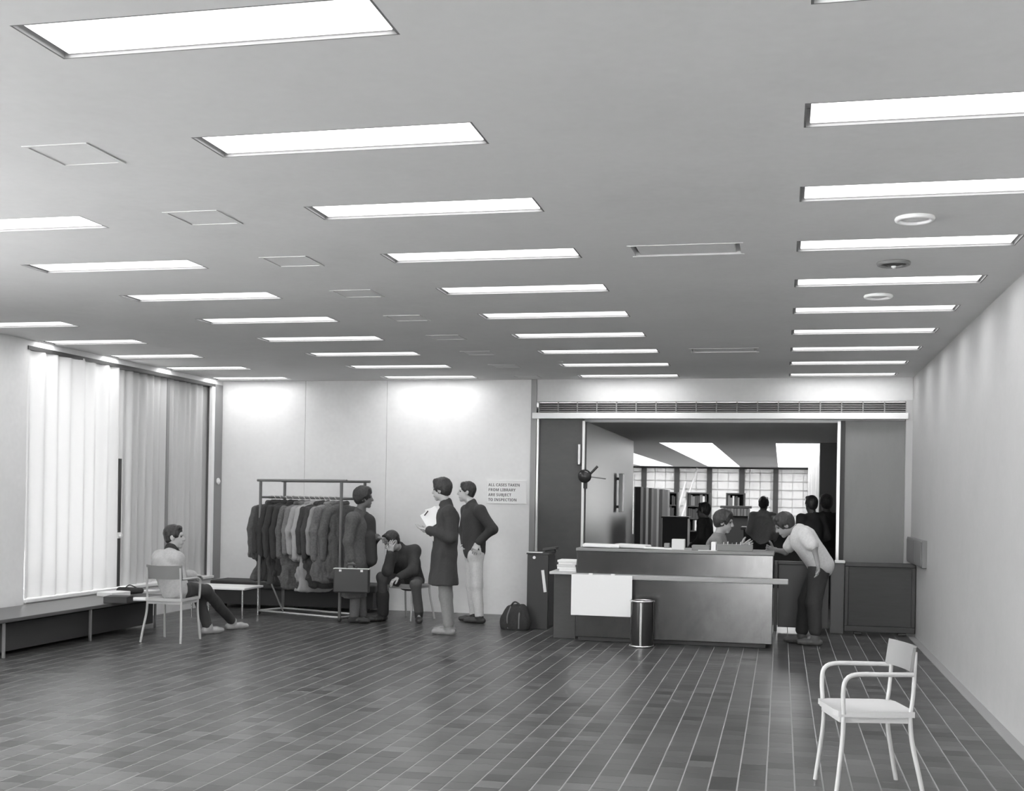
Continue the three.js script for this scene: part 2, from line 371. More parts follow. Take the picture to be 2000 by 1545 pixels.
// library interior
const LC = 2.55, LD0 = DW + T, LWALL = 35.9;
{
  struct('wall_passage', wallUV(span(-2.75, -2.49, 0, LC, DW + 0.06, 20.4)), M.gloss, 'dark glossy wood side wall inside the opening');
  struct('floor_library', span(-9, 5, -0.12, -0.01, DW + 0.02, LWALL + 0.3), M.carpet, 'dark carpet of the library');
  const strips = [[-4.1, -3.14], [-2.11, -1.19], [-0.11, 0.8]], g = [span(-9, 5, LC, LC + 0.2, DW + 0.14, 20.9), span(-9, 5, LC, LC + 0.2, 35.5, LWALL + 0.3)];
  let x = -9; for (const [a, b] of strips) { g.push(span(x, a, LC, LC + 0.2, 20.9, 35.5)); x = b; } g.push(span(x, 5, LC, LC + 0.2, 20.9, 35.5));
  struct('ceiling_library', join(g), M.libCeiling, 'low dark ceiling of the library');
  strips.forEach(([a, b], i) => {
    const t = thing('light_trough', ['long bright light trough partly behind the dark passage wall', 'long bright light trough over the library bookcases', 'long bright light trough beside the library pillars'][i], 'light', V((a + b) / 2, LC + 0.02, 28.2), 'library light troughs');
    part('diffuser', span(a + 0.01, b - 0.01, LC + 0.09, LC + 0.11, 20.91, 35.49), M.diffuser, t);
    part('housing', [span(a - 0.01, b + 0.01, LC + 0.12, LC + 0.14, 20.89, 35.5)], M.housing, t);
    for (let k = 0; k < 20; k++) part('louvre_blade', span(a + 0.005, b - 0.005, LC + 0.005, LC + 0.055, 21.1 + k * 0.73, 21.115 + k * 0.73), M.whiteTrim, t);
    const l = new THREE.RectAreaLight(0xffffff, LIBRARY_LAMP_LEVEL, b - a - 0.04, 14.4); l.position.set(0, 0.065, 0); l.rotation.x = -Math.PI / 2; l.name = 'lamp'; t.add(l);
  });
  // far window wall: dark posts, panes, pale lattice screen outside
  const w = struct('window_5', [span(-9, 5, -0.1, 0.5, LWALL, LWALL + 0.2), span(-9, 5, LC - 0.05, LC + 0.2, LWALL, LWALL + 0.2)], M.mullion, 'far glazed wall of the library');
  const px = [-6.05, -5.05, -4.05, -3.07, -2.1, -1.15, -0.17, 0.82, 1.8, 2.8];
  for (const p of px) piece('post', span(p - 0.075, p + 0.075, 0.5, LC - 0.05, LWALL - 0.05, LWALL + 0.12), M.mullion, w);
  for (let i = 0; i + 1 < px.length; i++) piece('pane', span(px[i] + 0.075, px[i + 1] - 0.075, 0.5, LC - 0.05, LWALL + 0.05, LWALL + 0.055), M.glass, w), piece('blind', span(px[i] + 0.075, px[i + 1] - 0.075, 0.5, LC - 0.05, LWALL + 0.03, LWALL + 0.031), M.blind, w);
  struct('wall_library', [span(-9.2, -9, -0.1, LC, DW, LWALL + 0.2), span(5, 5.2, -0.1, LC, DW, LWALL + 0.2), span(XR + T, 5, -0.1, LC, DW, DW + T), span(-9, XL - 0.3, -0.1, LC, DW, DW + T)], M.panelGray, 'side walls of the library');
  const lat = new THREE.MeshPhysicalMaterial({ color: new THREE.Color().setRGB(0.7, 0.7, 0.7), roughness: 1, transmission: 0.8, thickness: 0, side: THREE.DoubleSide });
  for (let i = 0; i < 8; i++) piece('blind_rail', span(-6, 2.75, 0.62 + i * 0.25, 0.65 + i * 0.25, LWALL + 0.01, LWALL + 0.011), lat, w);
  for (let i = 0; i < 28; i++) piece('blind_cord', span(-5.9 + i * 0.31, -5.88 + i * 0.31, 0.5, LC - 0.05, LWALL + 0.015, LWALL + 0.016), lat, w);
  // slanting white poles seen through a window
  for (const [u0, v0, u1, v1] of [[1362, 914, 1330, 985], [1340, 940, 1318, 985]]) single('slanting_pole', rod(at(u0, v0, LWALL - 0.2), at(u1, v1 + 30, LWALL - 0.2), 0.03), M.whiteTrim, v0 < 920 ? 'taller white slanting pole before the far library windows' : 'shorter white slanting pole before the far library windows', 'pole', 'slanting poles by the far windows');
  // pillars on the right
  const pr = [[20.6, 0.62, 1.4, 'dark'], [24.2, 0.66, 0.95, 'pale'], [28.6, 0.68, 0.95, 'pale'], [33.2, 0.7, 0.95, 'pale']];
  pr.forEach(([d, a, b, k], i) => single('pillar', span(a, b, 0, LC, d, d + 0.35), k === 'dark' ? M.housing : M.header, ['broad dark pillar just inside the library opening', 'pale pillar next to the broad dark one', 'pale pillar halfway down the library', 'pale pillar close to the far library windows'][i], 'pillar'));
  // door pull on the passage wall
  const dh = thing('door_pull', 'long upright white pull bar on the passage wall', 'handle', V(-2.43, 1.2, 19)), q0 = ray(1213, 1000), q1 = ray(1213, 925), xx = -2.42;
  const da = q0[2] * xx / q0[0], y0 = EYE + q0[1] * xx / q0[0], y1 = EYE + q1[1] * xx / q1[0];
  part('bar', rspan(xx - 0.03, xx + 0.03, y0, y1, da - 0.09, da + 0.09, 0.01), M.whiteTrim, dh);
  part('stand_off', [span(-2.49, xx, y0 + 0.06, y0 + 0.1, da - 0.02, da + 0.02), span(-2.49, xx, y1 - 0.1, y1 - 0.06, da - 0.02, da + 0.02)], M.black, dh);
}
// bookcases and catalogue cabinets in the library
function bookcase(name, label, x0, x1, h, d, shelves, group, withBooks = true) {
  const t = thing(name, label, 'bookcase', V((x0 + x1) / 2, 0, d), group), dep = 0.4;
  part('side', span(x0, x0 + 0.03, 0, h, d, d + dep), M.charcoal, t); part('side', span(x1 - 0.03, x1, 0, h, d, d + dep), M.charcoal, t);
  part('back', span(x0 + 0.03, x1 - 0.03, 0, h, d + dep - 0.02, d + dep), M.black, t); part('top', span(x0 + 0.03, x1 - 0.03, h - 0.03, h, d, d + dep - 0.02), M.charcoal, t);
  for (let s = 0; s < shelves; s++) part('shelf', span(x0 + 0.03, x1 - 0.03, 0.06 + s * (h - 0.1) / shelves, 0.085 + s * (h - 0.1) / shelves, d + 0.01, d + dep - 0.02), M.charcoal, t);
  if (withBooks) for (let s = shelves - 3; s < shelves; s++) {
    let x = x0 + 0.04; const y = 0.085 + s * (h - 0.1) / shelves;
    while (x < x1 - 0.09) {
      const w = 0.03 + rnd() * 0.035, bh = 0.17 + rnd() * 0.08, r = rnd();
      single('book', span(x, x + w * 0.94, y, y + bh, d + 0.03, d + 0.2), r < 0.12 ? M.paper : r < 0.45 ? M.bookMid : M.charcoal, `${r < 0.12 ? 'white' : r < 0.45 ? 'grey' : 'dark'} book on the ${['third highest', 'second highest', 'top'][s - shelves + 3]} shelf of the ${label.split(' ').slice(0, label[0] === 'd' ? 2 : 3).join(' ')}`, 'book', `books in the ${label.split(' ').slice(0, 3).join(' ')}`);
      x += w + (rnd() < 0.12 ? 0.05 : 0);
    }
  }
  return t;
}
{
  // row of tall narrow cabinets receding behind the passage wall
  const n = 6;
  for (let i = 0; i < n; i++) {
    const d = 21 + i * 0.62, u0 = 1238 + i * 10.6, p = at(u0, 1000, d), q = at(u0 + 13, 1000, d);
    const t = thing('tall_cabinet', i ? `${['', 'second', 'third', 'fourth', 'fifth', 'sixth'][i]} tall narrow dark cabinet from the dark passage wall` : 'tall narrow dark cabinet right beside the end of the passage wall', 'cabinet', V((p.x + q.x) / 2, 0, d), 'row of tall narrow cabinets'), h = at(u0, 950.5 + i * 1.2, d).y;
    part('body', rspan(p.x, q.x, 0, h, d, d + 0.4, 0.006), i % 2 ? M.housing : M.charcoal, t);
    part('edge_strip', span(p.x + 0.004, p.x + 0.02, 0.02, h - 0.02, d - 0.012, d), M.jamb, t);
    part('plinth', span(p.x + 0.01, q.x - 0.01, 0, 0.08, d - 0.006, d), M.black, t);
  }
  const B = (u0, u1, v, d) => [at(u0, v, d).x, at(u1, v, d).x, at((u0 + u1) / 2, v, d).y, d];
  let b = B(1300, 1324, 961, 27); bookcase('bookcase', 'narrow dark bookcase next to the tall cabinets', b[0], b[1], b[2], b[3], 6);
  b = B(1341, 1387, 962, 26); bookcase('bookcase', 'wide dark bookcase under the middle light trough', b[0], b[1], b[2], b[3], 6);
  b = B(1418, 1455, 963, 26.5); bookcase('bookcase', 'dark bookcase behind the standing grey reader', b[0], b[1], b[2], b[3], 6);
  b = B(1408, 1468, 988, 24.5);
  const t = thing('reading_table', 'dark index table in front of the dark bookcase', 'table', V((b[0] + b[1]) / 2, 0, 24.5));
  part('top', rspan(b[0], b[1], b[2] - 0.05, b[2], 24.2, 24.8), M.charcoal, t); part('body', rspan(b[0] + 0.06, b[1] - 0.06, 0, b[2] - 0.05, 24.25, 24.75), M.black, t);
  for (let i = 0; i < 9; i++) { const w = (b[1] - b[0] - 0.04) / 9, x = b[0] + 0.02 + i * w; part('drawer', rspan(x + 0.004, x + w - 0.004, b[2] - 0.2, b[2] - 0.055, 24.18, 24.24, 0.003), i % 2 ? M.bookMid : M.housing, t); }
  const c = B(1447, 1570, 1030, 22);
  const t2 = thing('library_desk', 'broad dark desk behind the two library visitors', 'desk', V((c[0] + c[1]) / 2, 0, 22));
  part('top', rspan(c[0], c[1], c[2] - 0.05, c[2], 21.8, 22.6), M.charcoal, t2); part('front', rspan(c[0] + 0.05, c[1] - 0.05, 0, c[2] - 0.05, 21.9, 22), M.black, t2);
  const c2 = B(1296, 1345, 1012, 20.5), t3 = thing('low_cabinet', 'low dark cabinet beside the tall cabinets', 'cabinet', V((c2[0] + c2[1]) / 2, 0, 20.5));
  part('body', rspan(c2[0], c2[1], 0, c2[2], 20.3, 20.8), M.black, t3); part('top', rspan(c2[0] - 0.02, c2[1] + 0.02, c2[2], c2[2] + 0.03, 20.28, 20.82), M.charcoal, t3);
}

// ---------------------------------------------------------------- the counter
{
  const x0 = -2.16, x1 = -0.075, d0 = 12.78, d1 = 13.5;
  const c = thing('service_counter', 'long metal fronted library counter with ledge along its front', 'counter', V((x0 + x1) / 2, 0, (d0 + d1) / 2));
  part('front_panel', rspan(x0, x1, 0.05, 0.98, d0, d0 + 0.03, 0.004), M.counterMetal, c);
  for (const s of [0, 1]) part('side_panel', rspan(s ? x1 - 0.03 : x0, s ? x1 : x0 + 0.03, 0.05, 0.98, d0 + 0.03, d1, 0.004), M.woodDark, c);
  part('back_panel', rspan(x0 + 0.03, x1 - 0.03, 0.05, 0.7, d1 - 0.03, d1, 0.004), M.woodDark, c);
  part('top', rspan(x0 - 0.01, x1 + 0.01, 0.98, 1.013, d0 - 0.015, d1 + 0.02, 0.008), M.ply, c);
  part('ledge', rspan(x0 - 0.03, x1 + 0.16, 0.69, 0.742, d0 - 0.14, d0, 0.01), gray(0.36, 0.4), c, 'grey shelf rail across the front');
  part('plinth', rspan(x0 + 0.02, x1 - 0.06, 0, 0.05, d0 + 0.05, d1 - 0.03), M.black, c);
  // side shelf at the left end with a stack of leaflets
  const s = thing('side_shelf', 'pale shelf at the counter end holding stacked leaflets', 'shelf', V(-2.32, 0, 13));
  part('board', rspan(-2.47, -2.165, 0.715, 0.745, 12.82, 13.25, 0.006), gray(0.55, 0.5), s);
  part('cabinet', rspan(-2.44, -2.19, 0, 0.71, 12.95, 13.25), M.woodDark, s);
  for (let i = 0; i < 5; i++) single('leaflet_stack', rspan(-2.45 + 0.05 + rnd() * 0.03, -2.19 + rnd() * 0.02, 0.746 + i * 0.025, 0.77 + i * 0.025, 12.88, 13.14, 0.004), i === 2 ? M.cardWhite : M.paper, ['bottom bundle of the white leaflets on the side shelf', 'second lowest bundle of the white leaflets on the side shelf', 'greyer middle bundle of the leaflets on the side shelf', 'second highest bundle of the white leaflets on the side shelf', 'top bundle of the white leaflets on the side shelf'][i], 'leaflets', 'leaflet bundles');
  // white notice hanging from the ledge
  const g = new THREE.PlaneGeometry(0.656, 0.43, 16, 4), p = g.attributes.position;
  for (let i = 0; i < p.count; i++) p.setZ(i, 0.004 * Math.sin(p.getX(i) * 5) * (0.5 - p.getY(i)));
  g.computeVertexNormals();
  const nt = thing('notice_board', 'blank white notice hanging from the counter ledge', 'notice', V(-1.86, 0.3, 12.62));
  part('sheet', rspan(-2.188, -1.532, 0.297, 0.735, 12.618, 12.628, 0.003), M.paper, nt);
  part('clip', [span(-2.0, -1.96, 0.715, 0.75, 12.612, 12.64), span(-1.76, -1.72, 0.715, 0.75, 12.612, 12.64)], M.paper, nt);
}
// bin, podium, gate
{
  const x = -1.41, d = 12.52, r = 0.122, h = 0.49, t = thing('waste_bin', 'black cylindrical bin with bright metal rims before the counter', 'bin', V(x, 0, d));
  const bb = part('body', new THREE.LatheGeometry([[0.001, 0.012], [r, 0.012], [r, h - 0.01], [r - 0.012, h - 0.01], [r - 0.012, 0.05], [0.001, 0.05]].map(([a, b]) => new THREE.Vector2(a, b)), 40).translate(x, 0, -d), M.blackGloss, t);
  part('rim', new THREE.TorusGeometry(r, 0.011, 8, 40).rotateX(Math.PI / 2).translate(x, h - 0.008, -d), M.chrome, bb);
  part('foot_ring', new THREE.TorusGeometry(r, 0.012, 8, 40).rotateX(Math.PI / 2).translate(x, 0.012, -d), M.chrome, t);
  part('seam_strip', rspan(x - 0.011, x + 0.011, 0.02, h - 0.02, d - r - 0.004, d - r + 0.01, 0.004), M.chrome, bb);

  const pd = thing('podium', 'tall black cabinet standing between the white wall and the counter', 'cabinet', V(-2.79, 0, 13.9));
  part('body', rspan(-2.915, -2.66, 0, 0.88, 13.75, 14.15, 0.006), M.black, pd);
  part('top', rspan(-2.925, -2.65, 0.88, 0.9, 13.74, 14.16, 0.006), M.charcoal, pd);
  part('top_strip', rspan(-2.92, -2.735, 0.9, 0.91, 13.735, 13.8, 0.003), M.whiteTrim, pd);
  part('lock', cyl(0.018, 0.018, 0.01, 0, 0, 0, 12).rotateX(Math.PI / 2).translate(-2.83, 0.845, -13.745), M.alu, pd);
  part('side_door', rspan(-2.66, -2.65, 0.04, 0.86, 13.78, 14.12, 0.003), M.charcoal, pd);
  part('paper_slip', new THREE.BoxGeometry(0.035, 0.26, 0.006).rotateZ(0.13).translate(-2.71, 0.57, -13.744), M.paper, pd);
  const pc = thing('bookrest', 'small dark bookrest on the black podium', 'bookrest', V(-2.7, 0.9, 13.98));
  part('slope', new RoundedBoxGeometry(0.16, 0.03, 0.2, 2, 0.006).rotateZ(0.12).translate(-2.68, 0.945, -13.98), M.charcoal, pc);
  part('foot', rspan(-2.74, -2.62, 0.9, 0.935, 13.92, 14.04), M.black, pc);

  const gt = thing('gate', 'low dark panelled gate beside the exit wall', 'gate', V(1.14, 0, 14.62));
  const fr = gray(0.04, 0.4);
  part('panel', rspan(0.79, 1.51, 0.1, 0.81, 14.62, 14.65, 0.004), gray(0.075, 0.5, { map: grain }), gt);
  part('rail', rspan(0.745, 1.545, 0.8, 0.85, 14.595, 14.665, 0.006), fr, gt); part('rail', rspan(0.745, 1.545, 0.03, 0.1, 14.595, 14.665, 0.006), fr, gt);
  part('stile', rspan(0.745, 0.79, 0.1, 0.8, 14.595, 14.665, 0.006), fr, gt); part('stile', rspan(1.5, 1.545, 0.1, 0.8, 14.595, 14.665, 0.006), fr, gt);
  part('foot', rspan(0.85, 0.95, 0, 0.03, 14.6, 14.66), fr, gt); part('foot', rspan(1.35, 1.45, 0, 0.03, 14.6, 14.66), fr, gt);
  const gp = thing('gate_post', 'grey post with a white cap at the gate', 'post', V(0.66, 0, 14.6));
  part('shaft', rspan(0.585, 0.735, 0, 0.835, 14.55, 14.7, 0.008), gray(0.13, 0.5), gp);
  part('cap', rspan(0.63, 0.745, 0.835, 0.865, 14.54, 14.71, 0.006), M.whiteTrim, gp);
  const sg = thing('swing_gate', 'low black swing gate between the counter and the grey post', 'gate', V(0.26, 0, 14.62));
  part('leaf', rspan(-0.02, 0.565, 0.05, 0.8, 14.61, 14.64, 0.004), fr, sg);
  part('rail', rspan(-0.03, 0.57, 0.8, 0.84, 14.6, 14.65, 0.005), fr, sg);
  part('hinge_post', rspan(-0.07, -0.03, 0, 0.84, 14.59, 14.66, 0.005), fr, sg);
  const wb = thing('wall_cabinet', 'grey metal cabinet fixed low on the exit wall behind the gate', 'cabinet', V(XR - 0.03, 0.85, 14.4));
  part('body', rspan(XR - 0.05, XR, 0.85, 1.15, 13.6, 15.2, 0.005), gray(0.2, 0.5), wb);
  part('door', rspan(XR - 0.06, XR - 0.05, 0.87, 1.13, 13.65, 14.38, 0.003), gray(0.2, 0.5), wb); part('door', rspan(XR - 0.06, XR - 0.05, 0.87, 1.13, 14.42, 15.15, 0.003), gray(0.2, 0.5), wb);
}
// things on the counter top
{
  const y = 1.0135, S = (name, g, m, l, c, gr) => single(name, g, m, l, c, gr);
  const heap = (cx, cd, w, dd, h, turn, m, label) => {
    const g = new THREE.PlaneGeometry(w, dd, 14, 6).rotateX(-Math.PI / 2), p = g.attributes.position;
    const g2 = new RoundedBoxGeometry(w, h, dd, 5, h * 0.3), q = g2.attributes.position;
    for (let i = 0; i < q.count; i++) { const s = q.getX(i) / w; q.setY(i, Math.max(-h / 2, q.getY(i) * (1 - 1.1 * s * s) + 0.004 * Math.sin(s * 9))); }
    g2.computeVertexNormals();
    S('paper_heap', g2.rotateY(turn).translate(cx, y + h / 2, -cd), m, label, 'papers', 'papers on the counter');
  };
  heap(-1.92, 12.98, 0.4, 0.28, 0.045, 0.1, M.paper, 'bulging white newspapers at the counter corner above the notice');
  heap(-1.58, 13.0, 0.36, 0.26, 0.05, -0.15, M.cardWhite, 'greyer loose papers next to the white newspapers');
  heap(-1.3, 12.95, 0.3, 0.24, 0.02, 0.12, M.paper, 'thin white leaflet sheets lying mid counter');
  const bx = (u0, u1, v0, d, dep, m, name, label, cat) => { const a = at(u0, v0, d), b = at(u1, v0, d); return S(name, rspan(a.x, b.x, y, a.y, d, d + dep, 0.004), m, label, cat); };
  bx(1297, 1307, 1061, 12.95, 0.12, M.bookMid, 'card_box', 'small grey card box beside the thin leaflets', 'box');
  bx(1312, 1337, 1053, 12.9, 0.12, M.cardWhite, 'card_box', 'square white card box standing on the counter', 'box');
  bx(1351, 1386, 1065, 12.9, 0.2, M.bookMid, 'book', 'flat grey book on the counter beside the white box', 'book');
  const p = at(1389, 1061, 12.9), q = at(1470, 1063, 12.9), t = thing('card_tray', 'long grey card tray with a white end before the seated librarian', 'tray', V((p.x + q.x) / 2, y, 13));
  part('end_card', rspan(p.x, p.x + 0.05, y, p.y + 0.01, 12.9, 13.08, 0.003), M.paper, t);
  part('box', rspan(p.x + 0.055, q.x, y, p.y - 0.01, 12.9, 13.1, 0.004), M.bookMid, t);
  for (let i = 0; i < 8; i++) part('card', span(p.x + 0.08 + i * 0.045, p.x + 0.085 + i * 0.045, p.y - 0.012, p.y + 0.005 + 0.006 * (i % 3), 12.92, 13.08), i % 3 ? M.cardWhite : M.panelGray, t);
  S('paper_sheet', rspan(-0.62, -0.3, y, y + 0.006, 12.95, 13.15, 0.002), M.cardWhite, 'single pale sheet between the librarian and leaning visitor', 'paper');
  S('paper_sheet', rspan(-0.86, -0.66, y, y + 0.006, 12.84, 12.88, 0.002), M.paper, 'narrow white slip in front of the card tray', 'paper');
}
// sign on the white wall
{
  const c = document.createElement('canvas'); c.width = 864; c.height = 496; const k = c.getContext('2d');
  k.fillStyle = '#f4f4f4'; k.fillRect(0, 0, 864, 496); k.fillStyle = '#5c5c5c'; k.font = 'bold 84px sans-serif'; k.textBaseline = 'middle';
  ['ALL CASES TAKEN', 'FROM LIBRARY', 'ARE SUBJECT', 'TO INSPECTION'].forEach((s, i) => k.fillText(s, 30, 92 + i * 108, [800, 620, 570, 690][i]));
  const tx = new THREE.CanvasTexture(c); tx.colorSpace = THREE.SRGBColorSpace;
  const s = thing('wall_sign', 'white card sign with four printed lines on the white wall', 'sign', V(-3.537, 1.461, DW));
  part('card', rspan(-3.807, -3.267, 1.461, 1.771, DW - 0.012, DW - 0.001, 0.003), M.paper, s);
  part('print', new THREE.PlaneGeometry(0.53, 0.3).translate(-3.537, 1.616, -(DW - 0.0135)), new THREE.MeshStandardMaterial({ map: tx, roughness: 0.8 }), s);
  const sw = at(434, 940, 15.18), l = thing('light_switch', 'small round white switch on the grey corner post', 'switch', V(XL + 0.012, sw.y, 15.18));
  part('plate', new THREE.CylinderGeometry(0.045, 0.045, 0.012, 20).rotateZ(Math.PI / 2).translate(XL + 0.019, sw.y, -15.18), M.whiteTrim, l);
  part('button', new THREE.CylinderGeometry(0.015, 0.018, 0.02, 14).rotateZ(Math.PI / 2).translate(XL + 0.034, sw.y, -15.18), M.whiteTrim, l);
  const s2 = thing('curtain_stop', 'small white catch on the black strip by the bright curtain', 'catch', V(XL + 0.02, 1.0, 12.7));
  part('plate', rspan(XL + 0.014, XL + 0.024, 0.99, 1.06, 12.64, 12.72, 0.003), M.whiteTrim, s2);
  part('peg', rspan(XL + 0.024, XL + 0.05, 1.01, 1.04, 12.66, 12.7, 0.004), M.whiteTrim, s2);
}
//PEOPLE-START
// ---------------------------------------------------------------- soft shapes: distance fields meshed with surface nets
function cap(a, b, ra, rb = ra, side = null, w = 1) {
  const ax = a.x, ay = a.y, az = a.z, bx = b.x - ax, by = b.y - ay, bz = b.z - az, L2 = bx * bx + by * by + bz * bz || 1e-9, k = 1 / w - 1;
  const f = (x, y, z) => {
    const px = x - ax, py = y - ay, pz = z - az, t = Math.min(1, Math.max(0, (px * bx + py * by + pz * bz) / L2));
    let qx = px - t * bx, qy = py - t * by, qz = pz - t * bz;
    if (side) { const s = (qx * side.x + qy * side.y + qz * side.z) * k; qx += side.x * s; qy += side.y * s; qz += side.z * s; }
    return Math.sqrt(qx * qx + qy * qy + qz * qz) - ra - (rb - ra) * t;
  };
  const R = Math.max(ra, rb) * Math.max(1, w);
  f.lo = [Math.min(a.x, b.x) - R, Math.min(a.y, b.y) - R, Math.min(a.z, b.z) - R]; f.hi = [Math.max(a.x, b.x) + R, Math.max(a.y, b.y) + R, Math.max(a.z, b.z) + R];
  return f;
}
function ell(c, r, B) {                                             // ellipsoid with radii along the basis B = [right, up, forward]
  const [X, Y, Z] = B, m = Math.min(...r), R = Math.max(...r);
  const f = (x, y, z) => {
    const px = x - c.x, py = y - c.y, pz = z - c.z;
    const a = (px * X.x + py * X.y + pz * X.z) / r[0], b = (px * Y.x + py * Y.y + pz * Y.z) / r[1], d = (px * Z.x + py * Z.y + pz * Z.z) / r[2];
    const k0 = Math.sqrt(a * a + b * b + d * d), k1 = Math.sqrt((a / r[0]) ** 2 + (b / r[1]) ** 2 + (d / r[2]) ** 2);
    return k1 > 1e-6 ? k0 * (k0 - 1) / k1 : -m;
  };
  f.lo = [c.x - R, c.y - R, c.z - R]; f.hi = [c.x + R, c.y + R, c.z + R]; return f;
}
function blend(prims, k = 0.03, cuts = [], wob = 0, wf = 9) {
  const f = (x, y, z) => {
    let d = 1e3;
    for (const p of prims) { const e = p(x, y, z), h = k - Math.abs(d - e); d = Math.min(d, e) - (h > 0 ? h * h / (4 * k) : 0); }
    for (const c of cuts) { const e = -c(x, y, z), h = 0.012 - Math.abs(d - e); d = Math.max(d, e) + (h > 0 ? h * h / 0.048 : 0); }
    if (wob && Math.abs(d) < 0.06) d += wob * (noise.noise(x * wf, y * wf * 0.55, z * wf) + 0.5 * noise.noise(x * wf * 2.3, y * wf * 1.1, z * wf * 2.3));
    return d;
  };
  f.lo = [0, 1, 2].map((i) => Math.min(...prims.map((p) => p.lo[i])) - 0.03); f.hi = [0, 1, 2].map((i) => Math.max(...prims.map((p) => p.hi[i])) + 0.03);
  return f;
}
function nets(f, cell, floorY = -1, speck = 0) {
  const lo = f.lo.slice(), hi = f.hi; if (floorY > -1) lo[1] = Math.max(lo[1], floorY - cell * 1.5);
  const n = [0, 1, 2].map((i) => Math.ceil((hi[i] - lo[i]) / cell) + 2), [nx, ny, nz] = n, val = new Float32Array(nx * ny * nz), id = new Int32Array(nx * ny * nz).fill(-1);
  for (let k = 0, q = 0; k < nz; k++) for (let j = 0; j < ny; j++) for (let i = 0; i < nx; i++, q++) {
    const y = lo[1] + j * cell; let d = f(lo[0] + i * cell, y, lo[2] + k * cell);
    if (floorY > -1) d = Math.max(d, floorY - y);
    val[q] = d;
  }
  const pos = [], nor = [], col = [], idx = [], off = [0, 1, nx, nx + 1, nx * ny, nx * ny + 1, nx * ny + nx, nx * ny + nx + 1];
  const E = [[0, 1], [2, 3], [4, 5], [6, 7], [0, 2], [1, 3], [4, 6], [5, 7], [0, 4], [1, 5], [2, 6], [3, 7]];
  for (let k = 0; k < nz - 1; k++) for (let j = 0; j < ny - 1; j++) for (let i = 0; i < nx - 1; i++) {
    const q = i + nx * (j + ny * k); let m = 0; for (let c = 0; c < 8; c++) if (val[q + off[c]] < 0) m |= 1 << c;
    if (m === 0 || m === 255) continue;
    let x = 0, y = 0, z = 0, s = 0;
    for (const [a, b] of E) {
      const va = val[q + off[a]], vb = val[q + off[b]]; if ((va < 0) === (vb < 0)) continue;
      const t = va / (va - vb); x += (a & 1) + t * ((b & 1) - (a & 1)); y += (a >> 1 & 1) + t * ((b >> 1 & 1) - (a >> 1 & 1)); z += (a >> 2) + t * ((b >> 2) - (a >> 2)); s++;
    }
    const X = lo[0] + (i + x / s) * cell, Y = lo[1] + (j + y / s) * cell, Z = lo[2] + (k + z / s) * cell, h = cell * 0.5;
    let gx = f(X + h, Y, Z) - f(X - h, Y, Z), gy = f(X, Y + h, Z) - f(X, Y - h, Z), gz = f(X, Y, Z + h) - f(X, Y, Z - h); const gl = Math.hypot(gx, gy, gz) || 1;
    id[q] = pos.length / 3; pos.push(X, Y, Z); nor.push(gx / gl, gy / gl, gz / gl);
    const c = 1 - speck * (0.5 + 0.5 * noise.noise(X * 60, Y * 60, Z * 60)); col.push(c, c, c);
  }
  const quad = (a, b, c, d, flip) => { if (a < 0 || b < 0 || c < 0 || d < 0) return; if (flip) idx.push(a, c, b, a, d, c); else idx.push(a, b, c, a, c, d); };
  for (let k = 1; k < nz - 1; k++) for (let j = 1; j < ny - 1; j++) for (let i = 1; i < nx - 1; i++) {
    const q = i + nx * (j + ny * k), v = val[q] < 0, X = 1, Y = nx, Z = nx * ny;
    if (v !== val[q + X] < 0) quad(id[q], id[q - Z], id[q - Y - Z], id[q - Y], v ? 0 : 1);
    if (v !== val[q + Y] < 0) quad(id[q], id[q - X], id[q - X - Z], id[q - Z], v ? 0 : 1);
    if (v !== val[q + Z] < 0) quad(id[q], id[q - Y], id[q - X - Y], id[q - X], v ? 0 : 1);
  }
  const g = new THREE.BufferGeometry();
  g.setAttribute('position', new THREE.Float32BufferAttribute(pos, 3)); g.setAttribute('normal', new THREE.Float32BufferAttribute(nor, 3)); g.setAttribute('color', new THREE.Float32BufferAttribute(col, 3)); g.setIndex(idx);
  // make sure the triangles face outwards
  if (idx.length) {
    const p = (i) => new THREE.Vector3(pos[3 * i], pos[3 * i + 1], pos[3 * i + 2]); let s = 0;
    for (let t = 0; t < idx.length; t += Math.max(3, Math.floor(idx.length / 900) * 3)) { const a = p(idx[t]), fn = p(idx[t + 1]).sub(a).cross(p(idx[t + 2]).sub(a)); s += Math.sign(fn.x * nor[3 * idx[t]] + fn.y * nor[3 * idx[t] + 1] + fn.z * nor[3 * idx[t] + 2]); }
    if (s < 0) for (let t = 0; t < idx.length; t += 3) { const a = idx[t]; idx[t] = idx[t + 1]; idx[t + 1] = a; }
    g.setIndex(idx);
  }
  return g;
}
const add = (a, b, s = 1) => a.clone().addScaledVector(b, s), mid = (a, b, t = 0.5) => a.clone().lerp(b, t);
const dirXD = (x, D, y = 0) => new THREE.Vector3(x, y, -D).normalize();
const cloth = (g, rough = 0.95) => gray(g, rough, { vertexColors: true, sheen: 0.25, sheenRoughness: 0.6, sheenColor: new THREE.Color(g, g, g) });
const skinMat = (g) => gray(g, 0.55, { vertexColors: true });
const hairMat = gray(0.045, 0.5, { vertexColors: true });
const eyeMat = gray(0.05, 0.25), browMat = gray(0.05, 0.7), lipMat = gray(0.2, 0.5);

